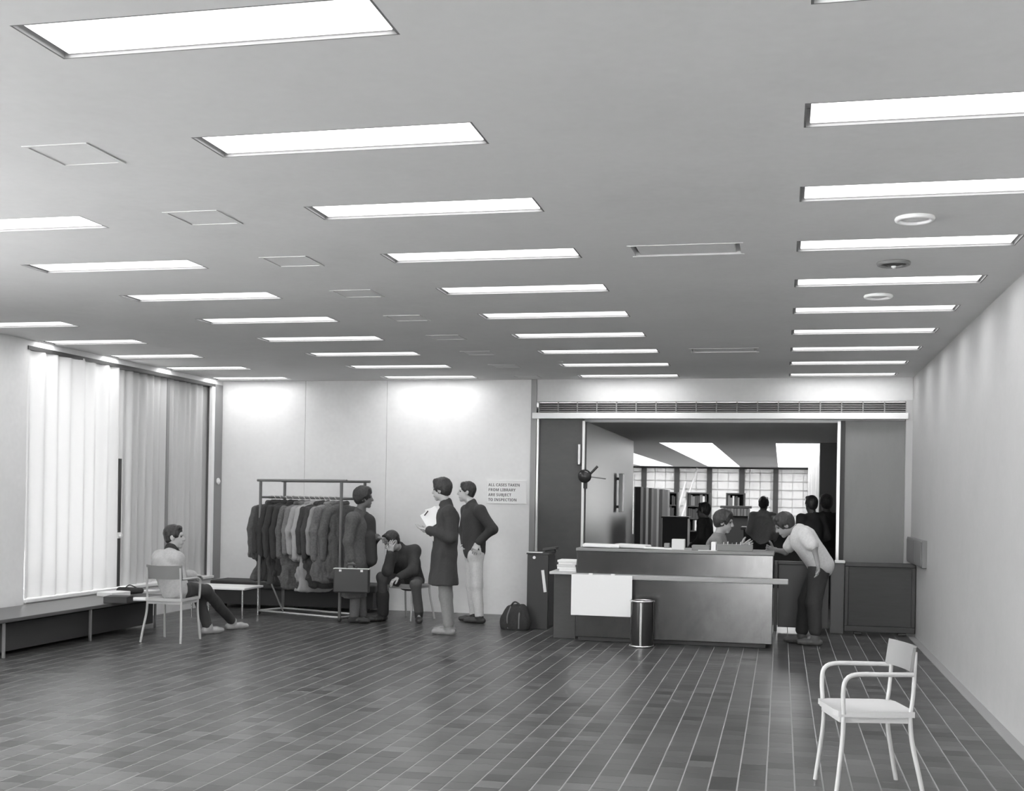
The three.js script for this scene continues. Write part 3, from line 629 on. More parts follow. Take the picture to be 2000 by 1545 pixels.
function handPrims(wr, dir, palm, thumbSide, curl = 0.5) {          // dir to the fingertips, palm = the way the palm faces
  const d = dir.clone().normalize(), n = palm.clone().addScaledVector(d, -palm.dot(d)).normalize(), s = new THREE.Vector3().crossVectors(d, n).normalize().multiplyScalar(thumbSide), P = [];
  P.push(cap(add(wr, d, -0.02), add(wr, d, 0.03), 0.024, 0.022, s, 1.3), cap(add(wr, d, 0.03), add(wr, d, 0.085), 0.017, 0.014, s, 2.4));
  const len = [0.07, 0.08, 0.074, 0.058];
  for (let i = 0; i < 4; i++) {
    let a = add(add(wr, d, 0.088 - (i === 3 ? 0.012 : 0)), s, 0.031 - i * 0.0205), v = d.clone().addScaledVector(s, (1.5 - i) * 0.08).normalize(), r = i === 3 ? 0.0078 : 0.009;
    for (const q of [0.42, 0.32, 0.26]) { v = v.clone().multiplyScalar(Math.cos(curl)).addScaledVector(n, Math.sin(curl)).normalize(); const b = add(a, v, len[i] * q); P.push(cap(a, b, r, r * 0.93)); a = b; r *= 0.93; }
  }
  let a = add(add(wr, d, 0.03), s, 0.028), v = d.clone().multiplyScalar(0.7).addScaledVector(s, 0.7).addScaledVector(n, 0.25).normalize();
  for (const q of [0.04, 0.032, 0.026]) { const b = add(a, v, q); P.push(cap(a, b, 0.0115, 0.0095)); a = b; v = v.clone().addScaledVector(d, 0.35).addScaledVector(n, curl * 0.3).normalize(); }
  return P;
}

function person(o) {
  const J = o.J, up = new THREE.Vector3(0, 1, 0), cell = o.cell || 0.0115, fine = o.fine || 0.0045, root = thing('person', o.label, 'person', o.base, o.group);
  const F = o.face.clone().normalize(), hs = new THREE.Vector3().crossVectors(F, up).normalize(), U = new THREE.Vector3().crossVectors(hs, F).normalize(), B = [hs, U, F];
  const H = (r, u, f) => J.head.clone().addScaledVector(hs, r).addScaledVector(U, u).addScaledVector(F, f);
  const S = J.shR.clone().sub(J.shL).setY(0).normalize(), PS = J.hipR.clone().sub(J.hipL).setY(0).normalize();
  const neckTop = H(0, -0.07, -0.02);
  // body: one continuous figure under the clothes, with head and hands on finer grids
  const core = [cap(J.pelvis, J.chest, 0.085, 0.095, S, 1.35), cap(J.chest, J.neck, 0.08, 0.05), cap(J.neck, neckTop, 0.052, 0.05), cap(mid(J.neck, J.chest, 0.35), J.shL, 0.05), cap(mid(J.neck, J.chest, 0.35), J.shR, 0.05)];
  for (const s of ['L', 'R']) core.push(cap(J['sh' + s], J['el' + s], 0.042, 0.035), cap(J['el' + s], J['wr' + s], 0.034, 0.024), cap(J.pelvis, J['hip' + s], 0.08, 0.07), cap(J['hip' + s], J['kn' + s], 0.068, 0.048), cap(J['kn' + s], J['an' + s], 0.046, 0.032), cap(add(J['an' + s], up, -0.03), J['to' + s].clone().lerp(J['an' + s], 0.25).setY(Math.min(0.045, J['to' + s].y + 0.01)), 0.022, 0.016));
  core.push(ell(J.head, [0.05, 0.08, 0.06], B));
  const head = blend([ell(H(0, 0.03, -0.012), [0.075, 0.092, 0.095], B), ell(H(0, -0.04, 0.022), [0.058, 0.075, 0.068], B), ell(H(0, -0.098, 0.06), [0.026, 0.022, 0.024], B),
    cap(H(0, 0.018, 0.084), H(0, -0.024, 0.104), 0.009, 0.014), cap(H(-0.02, -0.062, 0.082), H(0.02, -0.062, 0.082), 0.009), cap(H(-0.035, 0.03, 0.077), H(0.035, 0.03, 0.077), 0.012),
    ell(H(0.076, -0.005, -0.008), [0.011, 0.032, 0.02], B), ell(H(-0.076, -0.005, -0.008), [0.011, 0.032, 0.02], B), cap(neckTop, mid(J.neck, neckTop, 0.35), 0.054, 0.056)], 0.018,
  [ell(H(0.032, 0.008, 0.098), [0.017, 0.011, 0.018], B), ell(H(-0.032, 0.008, 0.098), [0.017, 0.011, 0.018], B)]);
  const geos = [nets(blend(core, 0.03), Math.max(cell, 0.014), 0), nets(head, fine)];
  for (const s of ['L', 'R']) {
    const hd = o['hand' + s] || {}; if (hd.skip) continue;
    const d = hd.dir || J['wr' + s].clone().sub(J['el' + s]).normalize(), palm = hd.palm || (s === 'L' ? S : S.clone().negate());
    geos.push(nets(blend(handPrims(J['wr' + s], d, palm, hd.thumb || 1, hd.curl ?? 0.45), 0.008), o.fineHand || 0.0038));
  }
  const body = part('body', geos, skinMat(o.skin ?? 0.42), root);
  const eyes = [], brows = [];
  for (const s of [-1, 1]) { eyes.push(new THREE.SphereGeometry(0.0095, 12, 8).translate(...H(s * 0.031, 0.008, 0.0735).toArray())); brows.push(rod(H(s * 0.015, 0.031, 0.086), H(s * 0.047, 0.03, 0.072), 0.0035, 0.0025, 6)); }
  for (const e of eyes) part('eye', e, eyeMat, body);
  for (const e of brows) part('eyebrow', e, browMat, body);
  part('mouth', rod(H(-0.02, -0.063, 0.0895), H(0.02, -0.063, 0.0895), 0.004, 0.004, 6), lipMat, body);
  const hv = o.hairVolume || 0;
  const hairP = [ell(H(0, 0.04, -0.02), [0.084 + hv, 0.098 + hv, 0.103 + hv], B), ell(H(0, -0.01, -0.055), [0.068 + hv, 0.068, 0.05 + hv], B), cap(H(-0.04, 0.1, 0.045), H(0.04, 0.1, 0.045), 0.024 + hv)];
  if (o.sideburns !== false) hairP.push(cap(H(0.074, 0.03, 0.012), H(0.074, -0.02, 0.012), 0.011), cap(H(-0.074, 0.03, 0.012), H(-0.074, -0.02, 0.012), 0.011));
  const hairCut = [ell(H(0, -0.035, 0.105), [0.074, 0.1, 0.085], B), ell(H(0.09, -0.03, 0.03), [0.03, 0.04, 0.032], B), ell(H(-0.09, -0.03, 0.03), [0.03, 0.04, 0.032], B)];
  part('hair', nets(blend(hairP, 0.02, hairCut, 0.004, 40), fine, -1, 0.4), o.hairMat || hairMat, root);

  // upper clothing
  const T = o.top, R = T.bulk || 0, tp = [cap(J.pelvis, J.chest, 0.115 + R, 0.12 + R, S, 1.4), cap(J.chest, mid(J.chest, J.neck, 0.6), 0.11 + R, 0.075, S, 1.2), cap(mid(J.neck, J.chest, 0.3), J.shL, 0.062, 0.062 + R * 0.6), cap(mid(J.neck, J.chest, 0.3), J.shR, 0.062, 0.062 + R * 0.6)];
  for (const s of ['L', 'R']) {
    const end = T.short ? mid(J['sh' + s], J['el' + s], 0.75) : mid(J['el' + s], J['wr' + s], 0.93);
    tp.push(cap(J['sh' + s], T.short ? end : J['el' + s], 0.064 + R * 0.6, (T.short ? 0.06 : 0.052) + R * 0.5)); if (!T.short) tp.push(cap(J['el' + s], end, 0.052 + R * 0.5, 0.042 + R * 0.4));
  }
  if (T.hem) tp.push(cap(J.pelvis, T.hem, 0.12 + R, 0.125 + R + (T.flare || 0), T.hemSide || S, T.hemWide || 1.35));
  if (T.collar) tp.push(cap(add(J.neck, up, -0.005), add(J.neck, up, 0.02), 0.07, 0.066));
  const neckHole = cap(neckTop, add(neckTop, up, 0.3), 0.07);
  const cutsT = [neckHole]; if (T.cutBelow !== undefined) { const yb = T.cutBelow, c = (x, y, z) => y - yb; cutsT.push(c); }
  part(T.name || 'jacket', nets(blend(tp, 0.035, cutsT, T.wob ?? 0.007, 8), cell, -1, T.speck || 0.25), cloth(T.tone), root, T.label);
  for (const e of o.extra || []) part(e.name, nets(blend(e.prims, e.k || 0.03, e.cuts || [], e.wob ?? 0.004), e.cell || cell, -1, e.speck || 0.2), cloth(e.tone), root, e.label);
  // trousers
  const L = o.legs, q = L.r || 1, lp = [cap(J.hipL, J.hipR, 0.092 * q), cap(J.pelvis, mid(J.hipL, J.hipR), 0.095 * q, 0.095 * q, PS, 1.2)];
  for (const s of ['L', 'R']) { const e = mid(J['kn' + s], J['an' + s], 0.96); lp.push(cap(J['hip' + s], J['kn' + s], 0.088 * q, 0.07 * q), cap(J['kn' + s], e, 0.068 * q, 0.058 * q)); }
  part('trousers', nets(blend(lp, 0.03, [], 0.007, 9), cell, -1, 0.2), cloth(L.tone), root);
  for (const s of ['L', 'R']) {
    const a = J['an' + s], t = J['to' + s], fd = t.clone().sub(a).setY(0).normalize(), sd = new THREE.Vector3().crossVectors(fd, up), y = Math.max(0.03, o.shoeY?.[s] ?? 0.035);
    const heel = add(a.clone().setY(y), fd, -0.045), toe = add(a.clone().setY(y - 0.003), fd, 0.17), ball = add(a.clone().setY(y), fd, 0.1);
    part('shoe', nets(blend([cap(heel, ball, 0.036, 0.038, sd, 1.05), cap(ball, toe, 0.038, 0.029, sd, 1.15), cap(a.clone().setY(y + 0.05), add(heel, fd, 0.04), 0.046, 0.04), cap(a, a.clone().setY(y + 0.05), 0.05 * (o.boot ? 1.15 : 1), 0.048)], 0.02), 0.007, y - 0.034, 0.1), gray(o.shoe ?? 0.05, 0.5, { vertexColors: true }), root);
  }
  return root;
}
// joints of a standing figure from its place, height and the way it faces
function standing(x, D, h, fx, fD, o = {}) {
  const f = dirXD(fx, fD), r = new THREE.Vector3().crossVectors(f, new THREE.Vector3(0, 1, 0)), k = h / 1.75, P = (s, y, fw) => V(x, y * k, D).addScaledVector(r, s * k).addScaledVector(f, fw * k);
  return { f, head: P(0, 1.615, 0.03), neck: P(0, 1.47, 0), chest: P(0, 1.3, 0), pelvis: P(0, 0.97, 0), shL: P(-0.18, 1.41, 0), shR: P(0.18, 1.41, 0), elL: P(-0.25, 1.13, -0.02), elR: P(0.25, 1.13, -0.02), wrL: P(-0.16, 0.98, 0.18), wrR: P(0.16, 0.98, 0.18),
    hipL: P(-0.09, 0.92, 0), hipR: P(0.09, 0.92, 0), knL: P(-0.1, 0.5, 0.02), knR: P(0.1, 0.5, 0.02), anL: P(-0.1, 0.085, 0), anR: P(0.1, 0.085, 0), toL: P(-0.11, 0.03, 0.2), toR: P(0.11, 0.03, 0.2), ...o };
}
const upv = new THREE.Vector3(0, 1, 0);

// ---------------------------------------------------------------- the people
// seated man by the window, seen from behind, head in profile
{
  const J = { head: at(341, 1049, 11.6), neck: at(334, 1076, 11.56), chest: at(327, 1100, 11.5), pelvis: V(-6.17, 0.54, 11.36), shL: at(312, 1089, 11.62), shR: at(344, 1092, 11.42), elL: at(318, 1126, 11.78), elR: at(349, 1124, 11.5), wrL: at(362, 1126, 11.95), wrR: at(378, 1124, 11.75),
    hipL: V(-6.26, 0.53, 11.42), hipR: V(-6.08, 0.53, 11.36), knL: at(384, 1154, 11.9), knR: at(402, 1153, 11.86), anL: at(406, 1224, 11.98), anR: at(453, 1213, 12.48), toL: at(428, 1236, 12.1), toR: at(484, 1226, 12.62) };
  person({ label: 'seated man in pale jacket and dark scarf on the wooden armchair', base: V(-6.17, 0, 11.4), J, face: dirXD(1, 0.3, -0.02), skin: 0.5, shoe: 0.42, top: { tone: 0.55, bulk: 0.024, collar: false, name: 'jacket', wob: 0.012 }, legs: { tone: 0.06, r: 0.95 }, handL: { palm: upv.clone().negate() }, handR: { palm: upv.clone().negate() },
    extra: [{ name: 'scarf', tone: 0.045, k: 0.02, cell: 0.009, prims: [cap(add(J.neck, upv, -0.01), add(J.neck, upv, 0.025), 0.072, 0.064), cap(add(J.neck, dirXD(0.6, 0.8), 0.05), add(add(J.chest, dirXD(0.6, 0.8), 0.115), dirXD(0.8, -0.6), 0.075), 0.04, 0.045), cap(add(add(J.chest, dirXD(0.6, 0.8), 0.115), dirXD(0.8, -0.6), 0.075), add(add(add(J.chest, dirXD(0.6, 0.8), 0.13), dirXD(0.8, -0.6), 0.06), upv, -0.12), 0.045, 0.03)] }] });
}
// man with the briefcase at the end of the coat rack
{
  const D = 13.72, J = { head: at(711, 973, D), neck: at(703, 1000, D), chest: at(698, 1026, D), pelvis: at(698, 1096, D), shL: at(710, 1012, D + 0.19), shR: at(689, 1013, D - 0.19), elL: at(725, 1058, D + 0.2), elR: at(680, 1057, D - 0.25), wrL: at(737, 1050, D + 0.02), wrR: at(685, 1094, D - 0.24),
    hipL: at(699, 1102, D + 0.09), hipR: at(697, 1102, D - 0.09), knL: at(704, 1158, D + 0.1), knR: at(694, 1158, D - 0.1), anL: at(708, 1200, D + 0.1), anR: at(692, 1203, D - 0.1), toL: at(736, 1205, D + 0.1), toR: at(722, 1210, D - 0.1) };
  person({ label: 'standing man in grey tweed overcoat holding a dark briefcase', base: onFloor(698, 1212), J, face: dirXD(1, 0.25), skin: 0.16, shoe: 0.04, hairVolume: 0.018, top: { tone: 0.135, bulk: 0.022, speck: 0.5, collar: true, name: 'overcoat', hem: at(690, 1175, D), hemWide: 1.5, cutBelow: at(692, 1166, D).y, wob: 0.012 }, legs: { tone: 0.15 }, handL: { dir: dirXD(1, -0.1, -0.1), palm: upv.clone().negate(), curl: 0.9 }, handR: { dir: new THREE.Vector3(0, -1, 0.05), palm: dirXD(0.2, 1), curl: 0.8 },
    extra: [{ name: 'suit_jacket', tone: 0.05, prims: [cap(at(716, 1020, D + 0.05), at(718, 1090, D + 0.05), 0.11, 0.12), cap(J.elL, at(734, 1052, D + 0.06), 0.06, 0.05), cap(at(712, 1010, D + 0.12), J.elL, 0.075, 0.07), cap(at(722, 1050, D - 0.02), at(727, 1095, D - 0.02), 0.07, 0.06)] }] });
}
// man slumped on a chair, cheek on his hand
{
  const J = { head: at(765, 1058, 13.92), neck: at(779, 1070, 14.06), chest: at(788, 1092, 14.14), pelvis: at(800, 1134, 14.32), shL: at(810, 1076, 14.1), shR: at(768, 1078, 14.04), elL: at(806, 1114, 13.95), elR: at(757, 1116, 13.78), wrL: at(779, 1128, 13.82), wrR: at(763, 1080, 13.76),
    hipL: at(812, 1136, 14.28), hipR: at(790, 1136, 14.28), knL: at(812, 1142, 13.86), knR: at(746, 1128, 13.82), anL: at(818, 1196, 13.98), anR: at(748, 1196, 13.98), toL: at(819, 1210, 13.8), toR: at(738, 1210, 13.86) };
  person({ label: 'seated man bent forward resting his head on his hand', base: V(-4.6, 0, 14.2), J, face: new THREE.Vector3(-0.55, -0.5, 0.65), skin: 0.45, shoe: 0.04, top: { tone: 0.056, bulk: 0.02, collar: true, name: 'jacket', wob: 0.01 }, legs: { tone: 0.11, r: 0.95 }, boot: true, handR: { dir: new THREE.Vector3(0.1, 1, 0.05), palm: new THREE.Vector3(0.2, 0, -1), curl: 0.35 }, handL: { palm: upv.clone().negate() },
    extra: [{ name: 'boot_shaft', tone: 0.045, prims: [cap(mid(J.knR, J.anR, 0.5), J.anR, 0.082, 0.07)] }] });
}
// figure in long dark coat, reading papers
{
  const D = 12.93, J = { head: at(862, 957, D), neck: at(872, 984, D), chest: at(872, 1012, D), pelvis: at(868, 1086, D), shL: at(877, 1002, D - 0.17), shR: at(872, 1002, D + 0.17), elL: at(882, 1050, D - 0.22), elR: at(876, 1050, D + 0.2), wrL: at(836, 1035, D - 0.15), wrR: at(842, 1040, D + 0.08),
    hipL: at(868, 1095, D - 0.09), hipR: at(868, 1095, D + 0.09), knL: at(869, 1165, D - 0.09), knR: at(872, 1163, D + 0.1), anL: at(876, 1222, D - 0.1), anR: at(878, 1218, D + 0.1), toL: at(845, 1234, D - 0.1), toR: at(850, 1232, D + 0.1) };
  person({ label: 'standing figure in knee length dark coat holding up white papers', base: onFloor(868, 1238), J, face: dirXD(-1, 0.1, -0.08), skin: 0.48, shoe: 0.3, hairVolume: 0.01, top: { tone: 0.056, bulk: 0.022, collar: true, name: 'overcoat', hem: at(865, 1155, D), flare: 0.03, hemWide: 1.55, cutBelow: at(866, 1141, D).y, wob: 0.012 }, legs: { tone: 0.27 }, handL: { palm: upv, dir: dirXD(-1, 0.1, 0.15), curl: 0.3 }, handR: { palm: upv, dir: dirXD(-1, 0, 0.15), curl: 0.4 } });
  const c = at(843, 1011, D - 0.12);
  const t = thing('paper_sheaf', 'white open papers held by the figure in the long dark coat', 'papers', c);
  part('sheet', new RoundedBoxGeometry(0.2, 0.19, 0.012, 2, 0.003).rotateZ(0.62).rotateX(-0.25).translate(c.x, c.y, c.z), M.paper, t);
  part('folded_sheet', new RoundedBoxGeometry(0.17, 0.2, 0.012, 2, 0.003).rotateZ(0.3).rotateX(-0.1).translate(c.x + 0.025, c.y + 0.015, c.z - 0.02), M.paper, t);
  part('pencil', rod(at(829, 1007, D - 0.15), at(836, 998, D - 0.15), 0.007), M.charcoal, t);
  const c2 = at(850, 1049, D - 0.1);
  part('loose_sheet', new RoundedBoxGeometry(0.09, 0.06, 0.008, 2, 0.002).rotateZ(0.6).translate(c2.x, c2.y, c2.z), M.paper, t);
}
// man in white trousers with his hand on his hip
{
  const D = 14.22, J = { head: at(911, 961, D), neck: at(921, 985, D), chest: at(925, 1008, D), pelvis: at(926, 1076, D), shL: at(938, 998, D - 0.16), shR: at(912, 997, D + 0.14), elL: at(962, 1034, D - 0.2), elR: at(906, 1036, D + 0.2), wrL: at(934, 1060, D - 0.22), wrR: at(908, 1062, D + 0.05),
    hipL: at(930, 1084, D - 0.09), hipR: at(922, 1084, D + 0.09), knL: at(931, 1143, D - 0.09), knR: at(922, 1143, D + 0.09), anL: at(936, 1203, D - 0.09), anR: at(926, 1198, D + 0.11), toL: at(908, 1213, D - 0.1), toR: at(900, 1208, D + 0.1) };
  person({ label: 'standing man in dark jacket and white trousers, hand on hip', base: onFloor(928, 1216), J, face: dirXD(-1, -0.25, 0), skin: 0.55, shoe: 0.05, top: { tone: 0.056, bulk: 0.015, collar: true, name: 'jacket' }, legs: { tone: 0.72, r: 1.02 }, handL: { dir: new THREE.Vector3(-0.3, -0.7, 0.3), palm: dirXD(0, 1), curl: 0.5 } });
}
// librarian seated behind the counter
{
  const D = 13.78, J = { head: at(1414, 1020, D), neck: at(1406, 1042, D), chest: at(1400, 1066, D), pelvis: at(1396, 1126, D + 0.05), shL: at(1402, 1056, D + 0.17), shR: at(1398, 1056, D - 0.17), elL: at(1418, 1084, D + 0.12), elR: at(1410, 1092, D - 0.2), wrL: at(1446, 1068, D - 0.02), wrR: at(1446, 1072, D - 0.28),
    hipL: at(1396, 1132, D + 0.14), hipR: at(1396, 1132, D - 0.04), knL: at(1460, 1132, D + 0.14), knR: at(1460, 1132, D), anL: at(1462, 1200, D + 0.14), anR: at(1462, 1200, D), toL: at(1490, 1212, D + 0.14), toR: at(1490, 1212, D) };
  person({ label: 'librarian in grey top seated behind the counter', base: onFloor(1420, 1226), J, face: dirXD(1, -0.1, -0.15), skin: 0.36, shoe: 0.05, hairVolume: 0.012, top: { tone: 0.26, name: 'blouse', collar: false }, legs: { tone: 0.08 } });
  const s = thing('stool', 'dark stool under the seated librarian', 'stool', V(J.pelvis.x, 0, 13.83)), y = J.hipL.y - 0.12;
  part('seat', cyl(0.17, 0.17, 0.04, J.pelvis.x, y - 0.04, 13.83), M.black, s); part('column', cyl(0.025, 0.025, y - 0.04, J.pelvis.x, 0, 13.83), M.chrome, s); part('foot', cyl(0.2, 0.19, 0.025, J.pelvis.x, 0, 13.83), M.black, s);
}
// man leaning over the counter end
{
  const D = 13.3, J = { head: at(1532, 1026, D), neck: at(1551, 1033, D), chest: at(1568, 1052, D), pelvis: at(1604, 1104, D + 0.06), shL: at(1572, 1044, D - 0.17), shR: at(1562, 1038, D + 0.17), elL: at(1586, 1080, D - 0.24), elR: at(1534, 1078, D + 0.22), wrL: at(1596, 1098, D - 0.26), wrR: at(1512, 1074, D + 0.12),
    hipL: at(1600, 1112, D - 0.02), hipR: at(1600, 1110, D + 0.15), knL: at(1590, 1178, D - 0.02), knR: at(1574, 1174, D + 0.16), anL: at(1592, 1234, D), anR: at(1566, 1232, D + 0.18), toL: at(1566, 1246, D), toR: at(1544, 1240, D + 0.18) };
  J.elL = at(1590, 1070, D - 0.24); J.wrL = at(1597, 1100, D - 0.24);
  person({ label: 'man in white short sleeved shirt leaning over the counter end', base: onFloor(1580, 1252), J, face: new THREE.Vector3(-0.85, -0.5, 0.1), skin: 0.3, shoe: 0.12, hairVolume: 0.01, top: { tone: 0.7, bulk: 0.024, short: true, name: 'shirt' }, legs: { tone: 0.05, r: 1.22 }, handL: { dir: new THREE.Vector3(0.15, -0.9, 0.1), palm: dirXD(-1, 0), curl: 0.5 } });
}
// readers deep in the library
{
  const far = (u, v, D, tone, legs, fx, fD, label, more = {}) => { const h = at(u, v, D).y + 0.115 + 0.02, x = at(u, v, D).x, s = standing(x, D, h / 1.0, fx, fD); person({ label, base: V(x, 0, D), J: s, face: s.f, cell: 0.02, fine: 0.009, fineHand: 0.007, skin: 0.12, top: { tone, name: 'jacket', collar: true }, legs: { tone: legs }, ...more }); };
  far(1491, 986, 20.2, 0.3, 0.05, 0.2, 1, 'reader in grey top standing near the library desk');
  far(1586, 987, 17.4, 0.045, 0.045, -0.5, 1, 'visitor in dark coat beside the other dark visitor, nearer the light trough');
  far(1614, 985, 17.9, 0.045, 0.045, -0.3, 1, 'visitor in dark coat standing against the bright metal post', { hairVolume: 0.012 });
  far(1377, 1000, 18.6, 0.04, 0.04, -1, 0.3, 'visitor in black standing before the wide dark bookcase');
}
//PEOPLE-END
//FURN-START
// ---------------------------------------------------------------- chairs, tables, coat rack
function turned(name, label, category, pos, rotY, group) { const o = new THREE.Group(); o.name = numbered(name); o.position.copy(pos); o.rotation.y = rotY; scene.add(o); o.userData = { label, category }; if (group) o.userData.group = group; return o; }
function bentPanel(w, h, bend, thick, r0) {                        // panel curved about a vertical axis
  const g = new RoundedBoxGeometry(w, h, thick, 6, Math.min(thick, h) * 0.35), b = new THREE.BoxGeometry(w, h, thick, 16, 3, 1), p = b.attributes.position;
  for (let i = 0; i < p.count; i++) { const s = p.getX(i) / (w / 2); p.setZ(i, p.getZ(i) - bend * s * s); }
  b.computeVertexNormals(); return b;
}
function armchair(label, pos, rotY, arms = true) {                  // local: faces -z
  const t = turned(arms ? 'armchair' : 'stool', label, 'chair', pos, rotY, 'light wooden chairs'), v = (x, y, z) => new THREE.Vector3(x, y, z), r = 0.0125;
  const seat = new THREE.BoxGeometry(0.42, 0.03, 0.42, 12, 1, 12), p = seat.attributes.position;
  for (let i = 0; i < p.count; i++) { const x = p.getX(i) / 0.21, z = p.getZ(i) / 0.21; p.setY(i, p.getY(i) - 0.022 * (1 - x * x) * (1 - z * z)); if (Math.abs(x) > 0.8 && Math.abs(z) > 0.8) { p.setX(i, p.getX(i) * 0.96); p.setZ(i, p.getZ(i) * 0.96); } }
  seat.computeVertexNormals(); part('seat', seat.translate(0, 0.44, 0), M.lightWood, t);
  if (arms) part('backrest', bentPanel(0.4, 0.14, 0.05, 0.014).rotateX(0.14).translate(0, 0.72, 0.235), M.ply, t, 'grey moulded back panel');
  for (const s of [-1, 1]) {
    part('leg', tube([v(s * 0.19, 0.43, 0.18), v(s * 0.195, 0.3, 0.19), v(s * 0.215, 0.12, 0.225), v(s * 0.225, 0, 0.25)], r, 14), M.lightWood, t);
    part('leg', tube([v(s * 0.19, 0.43, -0.17), v(s * 0.19, 0.3, -0.175), v(s * 0.2, 0.12, -0.195), v(s * 0.205, 0, -0.21)], r, 14), M.lightWood, t);
    if (arms) part('back_post', tube([v(s * 0.19, 0.43, 0.18), v(s * 0.19, 0.55, 0.195), v(s * 0.185, 0.77, 0.205)], r * 0.9, 10), M.lightWood, t);
    if (arms) part('arm', tube([v(s * 0.205, 0.44, -0.175), v(s * 0.21, 0.56, -0.18), v(s * 0.212, 0.625, -0.165), v(s * 0.212, 0.65, -0.11), v(s * 0.212, 0.652, 0.02), v(s * 0.2, 0.652, 0.19)], r, 30), M.lightWood, t);
  }
  part('apron', [box(0.36, 0.035, 0.016, 0, 0.41, -0.18), box(0.36, 0.035, 0.016, 0, 0.41, 0.18), box(0.016, 0.035, 0.34, -0.18, 0.41, 0), box(0.016, 0.035, 0.34, 0.18, 0.41, 0)], M.lightWood, t);
  return t;
}
armchair('light wooden armchair under the man in the pale jacket', V(-6.17, 0, 11.33), 0);
armchair('light wooden stool under the slumped man', V(-4.55, 0, 14.3), Math.PI - 0.35, false);
armchair('empty light wooden armchair standing alone on the open floor', V(0.46, 0, 6.72), 1.80);
{
  // low table along the window wall, with things left on it
  const t = thing('low_table', 'long low dark table along the pier of the window wall', 'table', V(-7.2, 0, 11.1));
  part('top', rspan(-7.56, -6.86, 0.33, 0.365, 9.4, 12.5, 0.006), gray(0.1, 0.35), t);
  for (const d of [9.6, 11.0, 12.3]) for (const x of [-6.92, -7.48]) part('leg', rspan(x - 0.012, x + 0.012, 0, 0.33, d - 0.012, d + 0.012, 0.003), M.jamb, t);
  part('under_shelf', rspan(-7.5, -7.0, 0.04, 0.3, 9.5, 12.4, 0.006), M.black, t);
  const y = 0.366, S = (u, v, w, h, dd, turn, m, name, label, cat) => { const p = onFloor(u, v, y); return single(name, new RoundedBoxGeometry(w, h, dd, 2, Math.min(0.006, h * 0.3)).rotateY(turn).translate(p.x, y + h / 2, p.z), m, label, cat); };
  S(231, 1177, 0.25, 0.07, 0.2, 0.2, M.charcoal, 'book', 'thick dark book lying on the low table', 'book');
  S(222, 1164, 0.22, 0.05, 0.3, -0.2, M.paper, 'book', 'white book behind the thick dark book on the low table', 'book');
  S(275, 1172, 0.2, 0.02, 0.28, 0.3, M.paper, 'magazine', 'white magazine on the low table beside the armchair', 'magazine');
  S(290, 1158, 0.16, 0.03, 0.24, -0.1, M.cardWhite, 'magazine', 'pale folded magazine under the black strip on the low table', 'magazine');
  const q = onFloor(252, 1162, y), bag = thing('zip_bag', 'small flat black bag on the low table', 'bag', q);
  const qb = at(255, 1154, -q.z + 0.05);
  part('body', nets(blend([cap(V(qb.x - 0.1, y + 0.045, -q.z), V(qb.x + 0.1, y + 0.045, -q.z + 0.1), 0.045, 0.035)], 0.02, [], 0.005), 0.009, y), cloth(0.04), bag);
  part('handle', tube([V(qb.x - 0.05, y + 0.07, -q.z), V(qb.x, y + 0.11, -q.z + 0.03), V(qb.x + 0.06, y + 0.075, -q.z + 0.08)], 0.007, 12), M.black, bag);
  const w = thing('side_table', 'small white topped table with chrome legs near the corner', 'table', V(-6.8, 0, 13.85));
  part('top', rspan(-7.2, -6.42, 0.35, 0.378, 13.55, 14.1, 0.006), M.whiteTrim, w);
  for (const x of [-7.15, -6.47]) for (const d of [13.6, 14.05]) part('leg', rod(V(x, 0, d), V(x, 0.35, d), 0.011), M.chrome, w);
  const b = thing('bench', 'low dark upholstered bench against the white back wall', 'bench', V(-6.3, 0, 15));
  part('cushion', rspan(-7.5, -5.15, 0.27, 0.37, 14.76, 15.27, 0.02), M.black, b); part('base', rspan(-7.46, -5.2, 0.05, 0.27, 14.82, 15.25, 0.006), M.black, b);
  for (const x of [-7.35, -6.3, -5.3]) part('foot', rspan(x - 0.03, x + 0.03, 0, 0.05, 14.86, 14.92), M.black, b);
  // bag on the floor
  const bp = onFloor(1003, 1231), D = -bp.z + 0.1, bk = thing('duffel_bag', 'dark bulging bag standing on the floor beside the podium', 'bag', V(bp.x, 0, D));
  part('body', nets(blend([cap(V(bp.x - 0.08, 0.1, D), V(bp.x + 0.08, 0.1, D), 0.1, 0.1), cap(V(bp.x - 0.04, 0.2, D), V(bp.x + 0.06, 0.21, D), 0.09, 0.085), cap(V(bp.x - 0.08, 0.05, D), V(bp.x + 0.08, 0.05, D), 0.095)], 0.06, [], 0.012, 10), 0.009, 0.001, 0.3), cloth(0.05), bk);
  part('handle', tube([V(bp.x - 0.06, 0.27, D - 0.03), V(bp.x, 0.325, D - 0.04), V(bp.x + 0.08, 0.275, D - 0.03)], 0.01, 16), M.black, bk);
  part('strap', [tube([V(bp.x - 0.07, 0.02, D - 0.1), V(bp.x - 0.075, 0.15, D - 0.112), V(bp.x - 0.05, 0.27, D - 0.05)], 0.009, 16), tube([V(bp.x + 0.06, 0.02, D - 0.1), V(bp.x + 0.065, 0.15, D - 0.112), V(bp.x + 0.06, 0.27, D - 0.05)], 0.009, 16)], M.bookMid, bk);
  const fp = onFloor(722, 1211), fl = thing('booklet', 'white booklet lying on the floor beside the slumped man', 'booklet', fp);
  part('pages', new RoundedBoxGeometry(0.16, 0.02, 0.22, 2, 0.004).rotateY(0.6).translate(fp.x, 0.011, fp.z), M.paper, fl); part('cover', new RoundedBoxGeometry(0.165, 0.004, 0.225, 2, 0.001).rotateY(0.6).translate(fp.x, 0.023, fp.z), M.cardWhite, fl);
